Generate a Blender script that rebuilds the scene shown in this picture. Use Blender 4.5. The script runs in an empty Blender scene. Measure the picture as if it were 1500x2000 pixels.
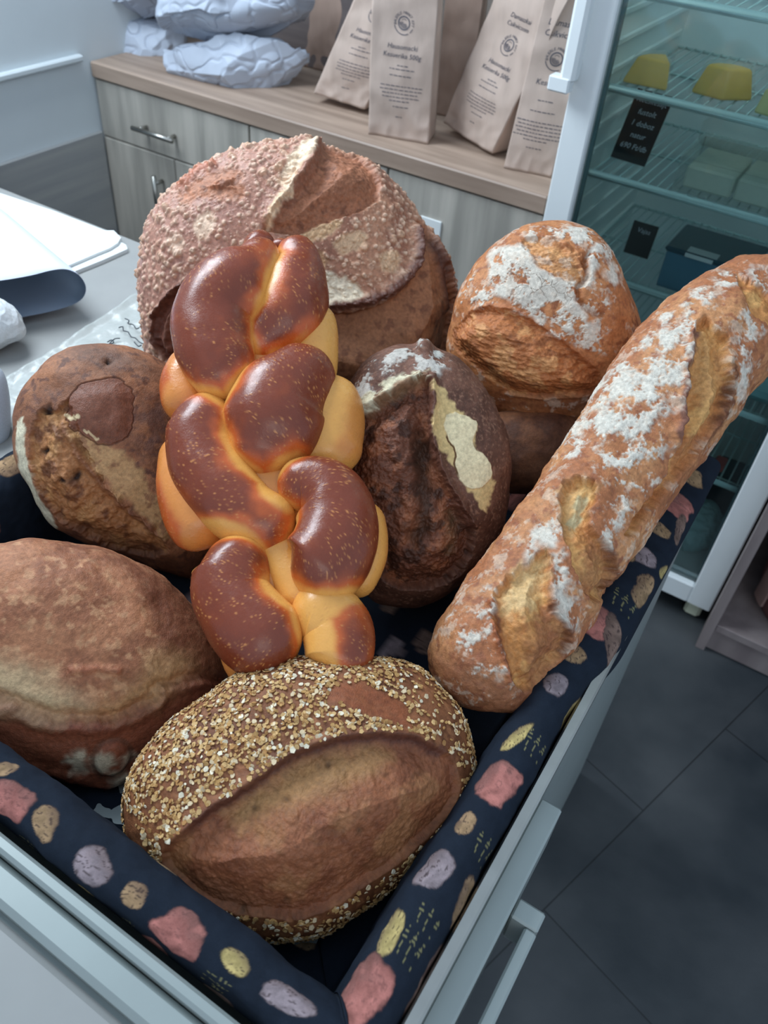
import bpy, math, random
import numpy as np
from mathutils import Matrix, Vector

# ------------------------------------------------------------------ camera
CAMZ = 1.5
F = 1611.4                                  # focal length in pixels of a 1500 x 2000 frame
YAW, PITCH, ROLL = map(math.radians, (-28.618, 42.5866, 5.4658))
def _cam():
    f = np.array([math.sin(YAW)*math.cos(PITCH), math.cos(YAW)*math.cos(PITCH), -math.sin(PITCH)])
    r = np.array([math.cos(YAW), -math.sin(YAW), 0.0]); u = np.cross(r, f)
    c, s = math.cos(ROLL), math.sin(ROLL)
    return np.array([c*r+s*u, -s*r+c*u, f])
CM = _cam(); CO = np.array([0, 0, CAMZ])
sc = bpy.context.scene
cd = bpy.data.cameras.new('camera'); cam = bpy.data.objects.new('camera', cd)
sc.collection.objects.link(cam); sc.camera = cam
cd.sensor_fit = 'VERTICAL'; cd.sensor_height = 36; cd.sensor_width = 27; cd.lens = F/2000*36
cd.clip_start = 0.02; cd.clip_end = 50
mw = Matrix.Identity(4)
for i in range(3):
    mw[i][0], mw[i][1], mw[i][2], mw[i][3] = CM[0][i], CM[1][i], -CM[2][i], CO[i]
cam.matrix_world = mw
cd.dof.use_dof = True; cd.dof.focus_distance = 0.86; cd.dof.aperture_fstop = 7.0
# ------------------------------------------------------------------ light
EXPOSURE = 0.12
vs = sc.view_settings
sc.display_settings.display_device = 'sRGB'
vs.view_transform = 'Standard'; vs.look = 'None'; vs.gamma = 1; vs.use_curve_mapping = False
vs.exposure = EXPOSURE
wd = bpy.data.worlds.new('daylight'); sc.world = wd; wd.use_nodes = True
bg = wd.node_tree.nodes['Background']; bg.inputs[0].default_value = (0.62, 0.80, 1.0, 1); bg.inputs[1].default_value = 0.80
def area(name, loc, target, size, sizey, power, col):
    l = bpy.data.lights.new(name, 'AREA'); l.shape = 'RECTANGLE'; l.size = size; l.size_y = sizey
    l.energy = power; l.color = col
    o = bpy.data.objects.new(name, l); sc.collection.objects.link(o)
    o.location = loc; o.rotation_euler = (Vector(target)-Vector(loc)).to_track_quat('-Z', 'Y').to_euler()
    return o
area('window_daylight', (-1.70, 0.85, 1.95), (-0.3, 0.75, 0.85), 1.1, 0.9, 50, (0.80, 0.91, 1.0))
area('shop_window_daylight', (0.9, -1.3, 2.3), (-0.4, 1.0, 0.8), 1.6, 1.2, 9, (1.0, 0.93, 0.85))

# ------------------------------------------------------------------ projection helpers (used to survey the photograph)
def ray(x, y): return CM.T @ np.array([(x-750)/F, (1000-y)/F, 1.0])
def at_t(x, y, t): return CO + ray(x, y)*t
def at_z(x, y, z): d = ray(x, y); return CO + d*(z-CAMZ)/d[2]
def at_y(x, y, Y): d = ray(x, y); return CO + d*Y/d[1]
def proj(P):
    q = (np.asarray(P)-CO) @ CM.T
    return np.stack([750+F*q[..., 0]/q[..., 2], 1000-F*q[..., 1]/q[..., 2]], -1)
def unit(v): v = np.asarray(v, float); return v/np.linalg.norm(v)

# ------------------------------------------------------------------ numpy noise
_rs = np.random.RandomState(12345)
_GT = _rs.normal(0, 1, (64, 64, 64, 3)).astype(np.float32); _GT /= np.linalg.norm(_GT, axis=-1, keepdims=True); _GT = (_GT*1.25).reshape(-1, 3)
_JT = _rs.rand(32, 32, 32, 4).astype(np.float32).reshape(-1, 4)
def vnoise(P, freq, seed=0):                            # gradient noise on a 64-periodic lattice
    Q = P.astype(np.float32)*np.float32(freq)+np.float32((seed*7.31) % 61); I = np.floor(Q); f = Q-I; I = I.astype(np.int32); u = f*f*f*(f*(f*6-15)+10)
    x0, y0, z0 = (I[:, k] & 63 for k in range(3)); x1, y1, z1 = (x0+1) & 63, (y0+1) & 63, (z0+1) & 63
    out = np.zeros(len(Q), np.float32)
    for dx, xi in ((0, x0), (1, x1)):
        wx = u[:, 0] if dx else 1-u[:, 0]; xi = xi*4096
        for dy, yi in ((0, y0), (1, y1)):
            wy = wx*(u[:, 1] if dy else 1-u[:, 1]); xy = xi+yi*64
            for dz, zi in ((0, z0), (1, z1)):
                g = _GT[xy+zi]
                out += wy*(u[:, 2] if dz else 1-u[:, 2])*((f[:, 0]-dx)*g[:, 0]+(f[:, 1]-dy)*g[:, 1]+(f[:, 2]-dz)*g[:, 2])
    return out
def fbm(P, freq, octs=4, seed=0, gain=0.5):
    s = np.zeros(len(P), np.float32); a = 1.0
    for o in range(octs):
        s += a*vnoise(P, freq, seed+o*17); freq *= 2.03; a *= gain
    return s*1.3
def worley(P, freq, seed=0):
    Q = P.astype(np.float32)*np.float32(freq)+np.float32((seed*5.17) % 31); I = np.floor(Q); f = Q-I; I = I.astype(np.int32)
    d1 = np.full(len(Q), 9.0, np.float32); d2 = d1.copy(); cid = np.zeros(len(Q), np.float32)
    for dx in (-1, 0, 1):
        for dy in (-1, 0, 1):
            for dz in (-1, 0, 1):
                g = _JT[((I[:, 0]+dx) & 31)*1024+((I[:, 1]+dy) & 31)*32+((I[:, 2]+dz) & 31)]
                r = (g[:, 0]+dx-f[:, 0])**2+(g[:, 1]+dy-f[:, 1])**2+(g[:, 2]+dz-f[:, 2])**2
                c = r < d1
                d2 = np.where(c, d1, np.minimum(d2, r)); cid = np.where(c, g[:, 3], cid); d1 = np.where(c, r, d1)
    return np.sqrt(d1), np.sqrt(d2), cid
def sst(a, b, x): t = np.clip((x-a)/(b-a), 0, 1); return t*t*(3-2*t)
def lin(c):
    c = np.asarray(c, float)/255.0
    return np.where(c <= 0.04045, c/12.92, ((c+0.055)/1.055)**2.4)
def mixc(a, b, m): return a*(1-m[:, None])+b*m[:, None]
def sd_poly(p, poly):                                   # signed distance, negative inside
    poly = np.asarray(poly); n = len(poly); p0 = p; mg = .012
    near = ((p >= poly.min(0)-mg) & (p <= poly.max(0)+mg)).all(1); p = p0[near]; d = np.full(len(p), 1e9); s = np.ones(len(p))
    for i in range(n):
        a = poly[i]; b = poly[i-1]; e = b-a; w = p-a
        t = np.clip((w@e)/(e@e+1e-12), 0, 1); q = w-t[:, None]*e
        d = np.minimum(d, (q**2).sum(1))
        c1 = p[:, 1] >= a[1]; c2 = p[:, 1] < b[1]; c3 = e[0]*w[:, 1] > e[1]*w[:, 0]
        s = np.where((c1 & c2 & c3) | (~c1 & ~c2 & ~c3), -s, s)
    out = np.full(len(p0), .05); out[near] = s*np.sqrt(d); return out
def sd_line(p, pts):                                    # distance to polyline, side sign, fraction along
    pts = np.asarray(pts); p0 = p; near = ((p >= pts.min(0)-.03) & (p <= pts.max(0)+.03)).all(1); p = p0[near]
    d = np.full(len(p), 1e9); side = np.zeros(len(p)); fr = np.zeros(len(p)); L = 0
    tot = np.linalg.norm(np.diff(pts, axis=0), axis=1).sum()
    for a, b in zip(pts[:-1], pts[1:]):
        e = b-a; le = math.sqrt(e@e); w = p-a; t = np.clip((w@e)/(e@e), 0, 1); q = w-t[:, None]*e
        dd = np.sqrt((q**2).sum(1)); c = dd < d
        side = np.where(c, np.sign(e[0]*w[:, 1]-e[1]*w[:, 0]), side); fr = np.where(c, (L+t*le)/tot, fr); d = np.where(c, dd, d); L += le
    D = np.full(len(p0), 1.0); D[near] = d; S_ = np.zeros(len(p0)); S_[near] = side; Fr = np.zeros(len(p0)); Fr[near] = fr
    return D, S_, Fr
def smooth_pts(pts, n=160, closed=True):
    p = np.asarray(pts, float); m = len(p); out = []
    rng_ = range(m if closed else m-1)
    for i in rng_:
        p0 = p[(i-1) % m] if closed or i > 0 else p[0]; p1 = p[i]; p2 = p[(i+1) % m]; p3 = p[(i+2) % m] if closed or i+2 < m else p[-1]
        k = max(2, n//len(rng_))
        for t in np.arange(k)/k:
            out.append(0.5*((2*p1)+(-p0+p2)*t+(2*p0-5*p1+4*p2-p3)*t*t+(-p0+3*p1-3*p2+p3)*t**3))
    if not closed: out.append(p[-1])
    return np.array(out)

# ------------------------------------------------------------------ objects
def tag(o, label=None, cat=None, group=None, kind=None):
    if label: o['label'] = label
    if cat: o['category'] = cat
    if group: o['group'] = group
    if kind: o['kind'] = kind
    return o
WORG = {}
def make_mesh(name, V, Fq, mats, parent=None, smooth=True, attrs=None, midx=None, origin=None):
    V = np.asarray(V, float); 
    if origin is None: origin = np.array([(V[:, 0].min()+V[:, 0].max())/2, (V[:, 1].min()+V[:, 1].max())/2, V[:, 2].min()])
    me = bpy.data.meshes.new(name)
    if isinstance(Fq, np.ndarray):
        n = len(Fq); k = Fq.shape[1]
        me.vertices.add(len(V)); me.vertices.foreach_set('co', (V-origin).astype(np.float32).ravel())
        me.loops.add(n*k); me.loops.foreach_set('vertex_index', Fq.astype(np.int32).ravel())
        me.polygons.add(n); me.polygons.foreach_set('loop_start', (np.arange(n)*k).astype(np.int32))
        me.update(calc_edges=True)
    else:
        me.from_pydata([tuple(v) for v in (V-origin)], [], Fq)
    me.validate()
    me.polygons.foreach_set('use_smooth', np.full(len(me.polygons), smooth))
    if not isinstance(mats, (list, tuple)): mats = [mats]
    for m in mats: me.materials.append(m)
    if midx is not None: me.polygons.foreach_set('material_index', np.asarray(midx, np.int32))
    if attrs:
        for k, v in attrs.items():
            v = np.asarray(v, np.float32)
            if v.ndim == 2:
                a = me.color_attributes.new(k, 'FLOAT_COLOR', 'POINT')
                a.data.foreach_set('color', np.concatenate([v, np.ones((len(v), 1), np.float32)], 1).ravel())
            else:
                a = me.attributes.new(k, 'FLOAT', 'POINT'); a.data.foreach_set('value', v)
    me.update()
    o = bpy.data.objects.new(name, me); sc.collection.objects.link(o)
    o.location = Vector(origin)
    if parent is not None:
        o.parent = parent; o.location = Vector(origin)-Vector(WORG[parent.name])
    WORG[o.name] = tuple(origin)
    return o
def empty(name, loc):
    o = bpy.data.objects.new(name, None); o.empty_display_size = 0.05; sc.collection.objects.link(o); o.location = Vector(loc); WORG[o.name] = tuple(loc); return o
def grid_faces(n, m, wrap_u=False, wrap_v=False):       # n rows x m cols
    i = np.arange(n if wrap_u else n-1); j = np.arange(m if wrap_v else m-1)
    I, J = np.meshgrid(i, j, indexing='ij'); I2 = (I+1) % n; J2 = (J+1) % m
    return np.stack([I*m+J, I*m+J2, I2*m+J2, I2*m+J], -1).reshape(-1, 4)
def grid_normals(G, wrap_v=True):                       # G n x m x 3
    if wrap_v: dv = np.roll(G, -1, 1)-np.roll(G, 1, 1)
    else: dv = np.gradient(G, axis=1)
    du = np.gradient(G, axis=0); N = np.cross(du, dv); l = np.linalg.norm(N, axis=2, keepdims=True)
    N = N/np.maximum(l, 1e-12); N[0] = N[1].mean(0); N[-1] = N[-2].mean(0)
    return N
class MB:                                               # box / bar / tube collector -> one mesh
    def __init__(s): s.V = []; s.F = []
    def add(s, V, Fc):
        k = len(s.V); s.V += [tuple(v) for v in V]; s.F += [tuple(i+k for i in f) for f in Fc]; return s
    def box(s, a, b, bev=0.0, M=None):
        a = np.array(a, float); b = np.array(b, float); lo = np.minimum(a, b); hi = np.maximum(a, b)
        bev = min(bev, 0.45*(hi-lo).min())
        if bev <= 0:
            V = [(x, y, z) for x in (lo[0], hi[0]) for y in (lo[1], hi[1]) for z in (lo[2], hi[2])]
            Fc = [(0, 1, 3, 2), (4, 6, 7, 5), (0, 4, 5, 1), (2, 3, 7, 6), (0, 2, 6, 4), (1, 5, 7, 3)]
        else:
            import itertools
            V = []; idx = {}
            for sx, sy, sz in itertools.product((0, 1), repeat=3):
                c = [hi[i] if q else lo[i] for i, q in enumerate((sx, sy, sz))]; sg = [-1 if q else 1 for q in (sx, sy, sz)]
                for ax in range(3):
                    p = [c[i]+(0 if i == ax else sg[i]*bev) for i in range(3)]
                    idx[(sx, sy, sz, ax)] = len(V); V.append(p)
            Fc = []
            for ax in range(3):
                o1, o2 = [i for i in range(3) if i != ax]
                for q in (0, 1):
                    f = []
                    for a1, a2 in ((0, 0), (1, 0), (1, 1), (0, 1)):
                        k = [0, 0, 0]; k[ax] = q; k[o1] = a1; k[o2] = a2; f.append(idx[(*k, ax)])
                    Fc.append(tuple(f))
            for ax in range(3):
                o1, o2 = [i for i in range(3) if i != ax]
                for q1 in (0, 1):
                    for q2 in (0, 1):
                        k0 = [0, 0, 0]; k0[o1] = q1; k0[o2] = q2; k1 = list(k0); k1[ax] = 1
                        Fc.append((idx[(*k0, o1)], idx[(*k1, o1)], idx[(*k1, o2)], idx[(*k0, o2)]))
            for k in itertools.product((0, 1), repeat=3): Fc.append((idx[(*k, 0)], idx[(*k, 1)], idx[(*k, 2)]))
        if M is not None: V = [tuple(M(np.array(v))) for v in V]
        return s.add(V, Fc)
    def tube(s, pts, r, n=8, cap=True):
        pts = [np.array(p, float) for p in pts]; rs = r if isinstance(r, (list, tuple, np.ndarray)) else [r]*len(pts)
        V = []; prev = None
        for i, p in enumerate(pts):
            d = unit(pts[min(i+1, len(pts)-1)]-pts[max(i-1, 0)])
            if prev is None: prev = unit(np.cross(d, (0.31, 0.2, 0.93) if abs(d[2]) < .9 else (1, 0, 0)))
            a = unit(prev-d*(prev@d)); b = np.cross(d, a); prev = a
            V += [p+rs[i]*(a*math.cos(2*math.pi*k/n)+b*math.sin(2*math.pi*k/n)) for k in range(n)]
        Fc = [(i*n+k, i*n+(k+1) % n, (i+1)*n+(k+1) % n, (i+1)*n+k) for i in range(len(pts)-1) for k in range(n)]
        if cap: Fc += [tuple(range(n))[::-1], tuple(range((len(pts)-1)*n, len(pts)*n))]
        return s.add(V, Fc)
    def build(s, name, mat, parent=None, smooth=False, origin=None):
        return make_mesh(name, np.array(s.V), s.F, mat, parent, smooth, origin=origin)

# ------------------------------------------------------------------ materials
def nodes(name):
    m = bpy.data.materials.new(name); m.use_nodes = True; nt = m.node_tree; return m, nt, nt.nodes['Principled BSDF']
def ramp_noise(nt, scale, c1, c2, detail=4, stretch=None, lo=0.3, hi=0.7, coord='Object', rot=None):
    tc = nt.nodes.new('ShaderNodeTexCoord'); mp = nt.nodes.new('ShaderNodeMapping')
    if stretch: mp.inputs['Scale'].default_value = stretch
    if rot: mp.inputs['Rotation'].default_value = rot
    nz = nt.nodes.new('ShaderNodeTexNoise'); nz.inputs['Scale'].default_value = scale; nz.inputs['Detail'].default_value = detail
    rp = nt.nodes.new('ShaderNodeValToRGB')
    rp.color_ramp.elements[0].position = lo; rp.color_ramp.elements[1].position = hi
    rp.color_ramp.elements[0].color = (*c1, 1); rp.color_ramp.elements[1].color = (*c2, 1)
    nt.links.new(tc.outputs[coord], mp.inputs[0]); nt.links.new(mp.outputs[0], nz.inputs[0]); nt.links.new(nz.outputs[0], rp.inputs[0])
    return rp, nz, mp
def bump(nt, bs, scale, dist, strength=1.0, detail=3, stretch=None):
    rp, nz, mp = ramp_noise(nt, scale, (0, 0, 0), (1, 1, 1), detail, stretch)
    bp = nt.nodes.new('ShaderNodeBump'); bp.inputs['Distance'].default_value = dist; bp.inputs['Strength'].default_value = strength
    nt.links.new(nz.outputs[0], bp.inputs['Height']); nt.links.new(bp.outputs[0], bs.inputs['Normal']); return bp
def plain(name, col, rough=0.5, metal=0.0, var=0.06, scale=20, bumpd=0.0, spec=None, coat=0):
    m, nt, bs = nodes(name); c = lin(col)
    rp, nz, mp = ramp_noise(nt, scale, tuple(np.clip(c*(1-var), 0, 1)), tuple(np.clip(c*(1+var), 0, 1)))
    nt.links.new(rp.outputs[0], bs.inputs['Base Color']); bs.inputs['Roughness'].default_value = rough; bs.inputs['Metallic'].default_value = metal
    if spec is not None: bs.inputs['Specular IOR Level'].default_value = spec
    if coat: bs.inputs['Coat Weight'].default_value = coat
    if bumpd: bump(nt, bs, scale*6, bumpd)
    return m
def wood(name, ca, cb, scale=7, stretch=(0.15, 1, 6), rough=0.5):
    m, nt, bs = nodes(name)
    rp, nz, mp = ramp_noise(nt, scale, tuple(lin(ca)), tuple(lin(cb)), 6, stretch, 0.35, 0.65)
    nt.links.new(rp.outputs[0], bs.inputs['Base Color']); bs.inputs['Roughness'].default_value = rough
    return m
def attr_mat(name, bscale=900, bdist=0.0006, spec=0.35, mott=0.22, mscale=160, fib=None):
    m, nt, bs = nodes(name)
    a = nt.nodes.new('ShaderNodeAttribute'); a.attribute_name = 'col'
    r = nt.nodes.new('ShaderNodeAttribute'); r.attribute_name = 'rgh'
    rp, nz, mp = ramp_noise(nt, mscale, (1-mott,)*3, (1+mott*0.6,)*3, 5, fib, 0.3, 0.7)
    mx = nt.nodes.new('ShaderNodeMix'); mx.data_type = 'RGBA'; mx.blend_type = 'MULTIPLY'; mx.inputs[0].default_value = 1
    nt.links.new(a.outputs['Color'], mx.inputs[6]); nt.links.new(rp.outputs[0], mx.inputs[7]); nt.links.new(mx.outputs[2], bs.inputs['Base Color'])
    nt.links.new(r.outputs['Fac'], bs.inputs['Roughness']); bs.inputs['Specular IOR Level'].default_value = spec
    if bdist: bump(nt, bs, bscale, bdist, 1.0, 4, fib)
    return m
M = {}
M['crust'] = attr_mat('bread_crust', 750, 0.0006, .35, .26, 230)
M['glaze'] = attr_mat('glazed_crust', 500, 0.00018, 0.5, 0.05, 120)
M['cloth'] = attr_mat('printed_cotton', 1600, 0.0003, 0.15, 0.12, 700)
M['flake'] = attr_mat('oat_flakes', 800, 0.0002, 0.3, 0.1, 300)
M['wood'] = wood('grey_oak_laminate', (150, 146, 138), (186, 180, 170), 6, (4, 4, .35))
M['woodtop'] = wood('oak_worktop_laminate', (138, 118, 104), (172, 150, 134), 6, (.4, 5, 5))
M['woodside'] = wood('wood_side_panel', (140, 142, 144), (160, 160, 158), 5, (3, .3, 5))
M['woodshelf'] = wood('shelf_unit_wood', (120, 108, 108), (146, 134, 132), 5, (3, 3, .5))
M['wall'] = plain('white_wall_paint', (204, 212, 216), .7, 0, .03, 5)
M['white'] = plain('white_enamel', (222, 228, 230), .35, 0, .02, 8)
M['metal'] = plain('brushed_steel', (170, 168, 162), .3, 1.0, .08, 30)
M['greymetal'] = plain('grey_painted_metal', (150, 158, 156), .38, 0.25, .04, 12)
M['black'] = plain('black_rubber', (22, 24, 26), .7)
M['paper'] = plain('white_paper', (222, 226, 226), .6, 0, .02, 10)
M['greyback'] = plain('grey_paper_back', (128, 142, 160), .6, 0, .05, 10)
M['counter'] = plain('light_grey_laminate', (146, 146, 144), .4, 0, .05, 14)

# ------------------------------------------------------------------ room shell
def floor_mat():
    m, nt, bs = nodes('slate_tiles')
    rp, nz, mp = ramp_noise(nt, 2.6, tuple(lin((44, 50, 55))), tuple(lin((84, 86, 88))), 7, None, .38, .66)
    tc = nt.nodes.new('ShaderNodeTexCoord'); m2 = nt.nodes.new('ShaderNodeMapping')
    m2.inputs['Rotation'].default_value = (0, 0, math.radians(-73.1)); m2.inputs['Location'].default_value = (-.6897, -.1997, 0)
    br = nt.nodes.new('ShaderNodeTexBrick'); br.inputs['Scale'].default_value = 1.0; br.inputs['Mortar Size'].default_value = .0016
    br.inputs['Brick Width'].default_value = .6; br.inputs['Row Height'].default_value = .6; br.offset = 0.5
    br.inputs['Color1'].default_value = (1, 1, 1, 1); br.inputs['Color2'].default_value = (.86, .86, .88, 1); br.inputs['Mortar'].default_value = (.38, .38, .38, 1)
    mx = nt.nodes.new('ShaderNodeMix'); mx.data_type = 'RGBA'; mx.blend_type = 'MULTIPLY'; mx.inputs[0].default_value = 1
    nt.links.new(tc.outputs['Object'], m2.inputs[0]); nt.links.new(m2.outputs[0], br.inputs[0])
    nt.links.new(rp.outputs[0], mx.inputs[6]); nt.links.new(br.outputs[0], mx.inputs[7]); nt.links.new(mx.outputs[2], bs.inputs['Base Color'])
    bs.inputs['Roughness'].default_value = .42; bump(nt, bs, 30, .0012, .6, 6)
    return m
XW, YF, YB, ZT = -1.806, 1.555, 2.12, 0.88
def struct(mb, name, mat): o = mb.build(name, mat); o['kind'] = 'structure'; return o
o = MB().box((-1.9, -1.6, -.04), (1.8, 2.3, 0)).build('floor', floor_mat(), origin=np.zeros(3)); o['kind'] = 'structure'
struct(MB().box((XW-.1, -1.6, 0), (XW, 2.3, 2.7)), 'wall_left', M['wall'])
struct(MB().box((XW, YB, 0), (1.8, YB+.1, 2.7)), 'wall_back', plain('back_wall_paint', (120, 112, 106), .7))
struct(MB().box((XW, -1.6, .886), (XW+.018, YF-.03, .902), .004), 'trim_1', M['wall'])
struct(MB().box((XW, -1.6, 0), (XW+.012, YF-.002, .714), .002), 'trim_2', M['woodside'])

# ------------------------------------------------------------------ back cabinet run
wt = tag(MB().box((-1.865+.062, YF-.002, ZT-.037), (-0.551, YB-.003, ZT), .003).build('worktop', M['woodtop']),
    'long oak coloured worktop on the cabinets under the paper bags', 'worktop')
XS = [XW+.004, -1.304, -0.921, -0.551]
def handle(parent, p0, p1):
    mb = MB(); mb.tube([p0, p1], .006, 10)
    for q in (.15, .85):
        c = np.array(p0)*(1-q)+np.array(p1)*q; mb.tube([c, c+np.array((0, .030, 0))], .005, 8)
    h = mb.build('handle', M['metal'], parent, True); return h
labels = ['grey oak base cabinet in the corner with drawer and two doors', 'grey oak base cabinet half hidden behind the giant seeded loaf', 'grey oak base cabinet next to the fridge with plain tall door']
for i in range(3):
    x0, x1 = XS[i]+.0015, XS[i+1]-.0015
    e = empty('base_cabinet', ((x0+x1)/2, YF+.3, 0)); tag(e, labels[i], 'cabinet', 'base cabinets')
    MB().box((x0, YF+.022, .08), (x1, YB-.01, ZT-.040)).build('body', M['wood'], e)
    MB().box((x0+.01, YF+.07, 0), (x1-.01, YB-.02, .08)).build('plinth', M['wood'], e)
    if i < 2:
        d = MB().box((x0+.001, YF+.004, .703), (x1-.001, YF+.021, ZT-.041), .0015).build('drawer', M['wood'], e)
        xc = (x0+x1)/2-.01
        if i == 0: handle(d, (-1.655, YF-.028, .761), (-1.520, YF-.028, .761))
        else: handle(d, (xc-.07, YF-.028, .761), (xc+.07, YF-.028, .761))
        xm = -1.553 if i == 0 else (x0+x1)/2
        for k, (a, b) in enumerate(((x0+.001, xm-.0015), (xm+.0015, x1-.001))):
            dd = MB().box((a, YF+.004, .085), (b, YF+.021, .699), .0015).build('door', M['wood'], e)
            hx = b-.045 if k == 0 else a+.045
            handle(dd, (hx, YF-.028, .655), (hx, YF-.028, .52))
    else:
        dd = MB().box((x0+.001, YF+.004, .085), (x1-.001, YF+.021, ZT-.041), .0015).build('door', M['wood'], e)
        handle(dd, (x0+.035, YF-.028, .80), (x0+.035, YF-.028, .66))
# white sheet taped on the door behind the loaf
pc = at_y(845, 455, YF-.002)
tag(MB().box((pc[0]-.035, YF-.0006, pc[2]-.10), (pc[0]+.017, YF+.0036, pc[2]+.028), .0008).build('paper_note', M['paper']),
    'small white sheet on the cabinet door behind the giant loaf', 'note')
# dark upright panel standing behind the packages, at the wall
tag(MB().box((XW+.001, YF+.36, ZT+.001), (-1.25, YF+.38, 1.45), .002).build('back_panel', wood('dark_back_panel', (92, 84, 84), (112, 102, 100))),
    'brownish upright panel on the worktop behind the grey packages', 'panel')

# ------------------------------------------------------------------ inflated shapes with traced size, real thickness
class Loaf:
    def __init__(s, cpx, t, outline, hf, hb, nu=420, nv=620, N=None, ef=0.85, eb=0.85, sharp=1.0):
        s.C = at_t(*cpx, t); vd = unit(s.C-CO); s.vd = vd
        s.N = -vd if N is None else unit(N)
        s.U = unit(CM[0]-s.N*(CM[0]@s.N)); s.W = np.cross(s.N, s.U)
        tgt = smooth_pts(outline, 240)
        ab = []
        for x, y in tgt:
            d = ray(x, y); k = ((s.C-CO)@s.N)/(d@s.N); P = CO+d*k-s.C; ab.append((P@s.U, P@s.W))
        ab = np.array(ab); th = np.arctan2(ab[:, 1], ab[:, 0]); r = np.hypot(ab[:, 0], ab[:, 1])
        o = np.argsort(th); th = th[o]; r = r[o]
        T = np.arange(nv)/nv*2*math.pi-math.pi
        R0 = np.interp(T, np.r_[th-2*math.pi, th, th+2*math.pi], np.r_[r, r, r])
        k = np.ones(5)/5; s.R = np.convolve(np.r_[R0[-2:], R0, R0[:2]], k, 'valid'); R = s.R.copy()
        s.T = T; s.hf, s.hb, s.ef, s.eb, s.nu, s.nv = hf, hb, ef, eb, nu, nv
        scr = R.mean()/0.15
        for it in range(3):
            G = s.surface(R); 
            P = G[::6].reshape(-1, 3); q = proj(P); c = proj(s.C)
            # silhouette radius in plane coordinates
            d = (P-CO); kk = ((s.C-CO)@s.N)/(d@s.N); Q = CO+d*kk[:, None]-s.C
            aa = np.arctan2(Q@s.W, Q@s.U); rr = np.hypot(Q@s.U, Q@s.W)
            b = ((aa+math.pi)/(2*math.pi)*120).astype(int) % 120; mx = np.zeros(120); np.maximum.at(mx, b, rr)
            Tb = (np.arange(120)+.5)/120*2*math.pi-math.pi
            sil = np.interp(T, np.r_[Tb-2*math.pi, Tb, Tb+2*math.pi], np.r_[mx, mx, mx])
            R = R*(s.R/np.maximum(sil, 1e-6))**0.8
            R = np.convolve(np.r_[R[-4:], R, R[:4]], np.ones(9)/9, 'valid')
        G = s.surface(R); s.G = G; s.Nn = grid_normals(G)
        if (s.Nn[nu//4].reshape(-1, 3)*(G[nu//4]-s.C)).sum() < 0: s.Nn = -s.Nn; s.flip = True
        else: s.flip = False
        s.P = G.reshape(-1, 3).copy(); s.Nv = s.Nn.reshape(-1, 3); s.finish()
    def surface(s, R):
        x_ = np.arange(s.nu)/(s.nu-1); ph = np.where(x_ < .78, x_/.78*.60, .60+(x_-.78)/.22*.40)*math.pi
        sp = np.sin(ph)[:, None]; cp = np.cos(ph)
        e = np.where(cp > 0, s.ef, s.eb)[:, None]
        rho = R[None, :]*np.power(np.maximum(sp, 0), e)
        h = np.where(cp > 0, s.hf*np.sign(cp)*np.abs(cp)**1.0, s.hb*cp)
        return s.C+rho[..., None]*(np.cos(s.T)[None, :, None]*s.U+np.sin(s.T)[None, :, None]*s.W)+h[:, None, None]*s.N
    def finish(s):
        s.ab = np.stack([(s.P-s.C)@s.U, (s.P-s.C)@s.W], 1)
        s.front = sst(-0.25, 0.0, s.Nv@s.N)
        s.disp = np.zeros(len(s.P)); s.tang = np.zeros((len(s.P), 3)); s.col = np.zeros((len(s.P), 3)); s.rgh = np.full(len(s.P), .6)
        sub = np.arange(0, len(s.P), 7); m = (s.Nv[sub]@(-s.vd)) > 0.02; s._s = sub[m]; s._q = proj(s.P[s._s])
    def px(s, pts):
        out = []
        for p in np.asarray(pts, float):
            out.append(s.ab[s._s[np.argmin(((s._q-p)**2).sum(1))]])
        return np.array(out)
    def warp(s, amp=.003, freq=60, seed=5):
        freq = 45 if freq < 55 else 75; seed = seed % 3                 # few distinct warps, computed once
        if not hasattr(s, '_w'): s._w = {}
        if (freq, seed) not in s._w: s._w[(freq, seed)] = np.stack([fbm(s.P, freq, 3, seed), fbm(s.P, freq, 3, seed+50)], 1)
        return s.ab+amp*s._w[(freq, seed)]
    def poly(s, pts, soft=.002, warp=None, smooth=True):
        q = s.px(smooth_pts(pts, 60) if smooth else pts); a = s.ab if warp is None else warp
        return sd_poly(a, q)
    def line(s, pts, warp=None):
        q = s.px(smooth_pts(pts, 30, False)); return sd_line(s.ab if warp is None else warp, q)
    def build(s, name, mat, parent=None, label=None, cat='bread', group=None, warm=(1, 1, 1)):
        V = s.P+s.Nv*s.disp[:, None]+s.tang
        Fc = grid_faces(s.nu, s.nv, False, True)
        if s.flip: Fc = Fc[:, ::-1]
        V = V.reshape(s.nu, s.nv, 3); V[0] = V[0].mean(0); V[-1] = V[-1].mean(0); V = V.reshape(-1, 3)
        s.V = V
        o = make_mesh(name, V, Fc, mat, parent, True, {'col': np.clip(s.col*np.array(warm), 0, 1), 'rgh': np.clip(s.rgh, .05, 1)})
        if label: tag(o, label, cat, group)
        return o
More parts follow.
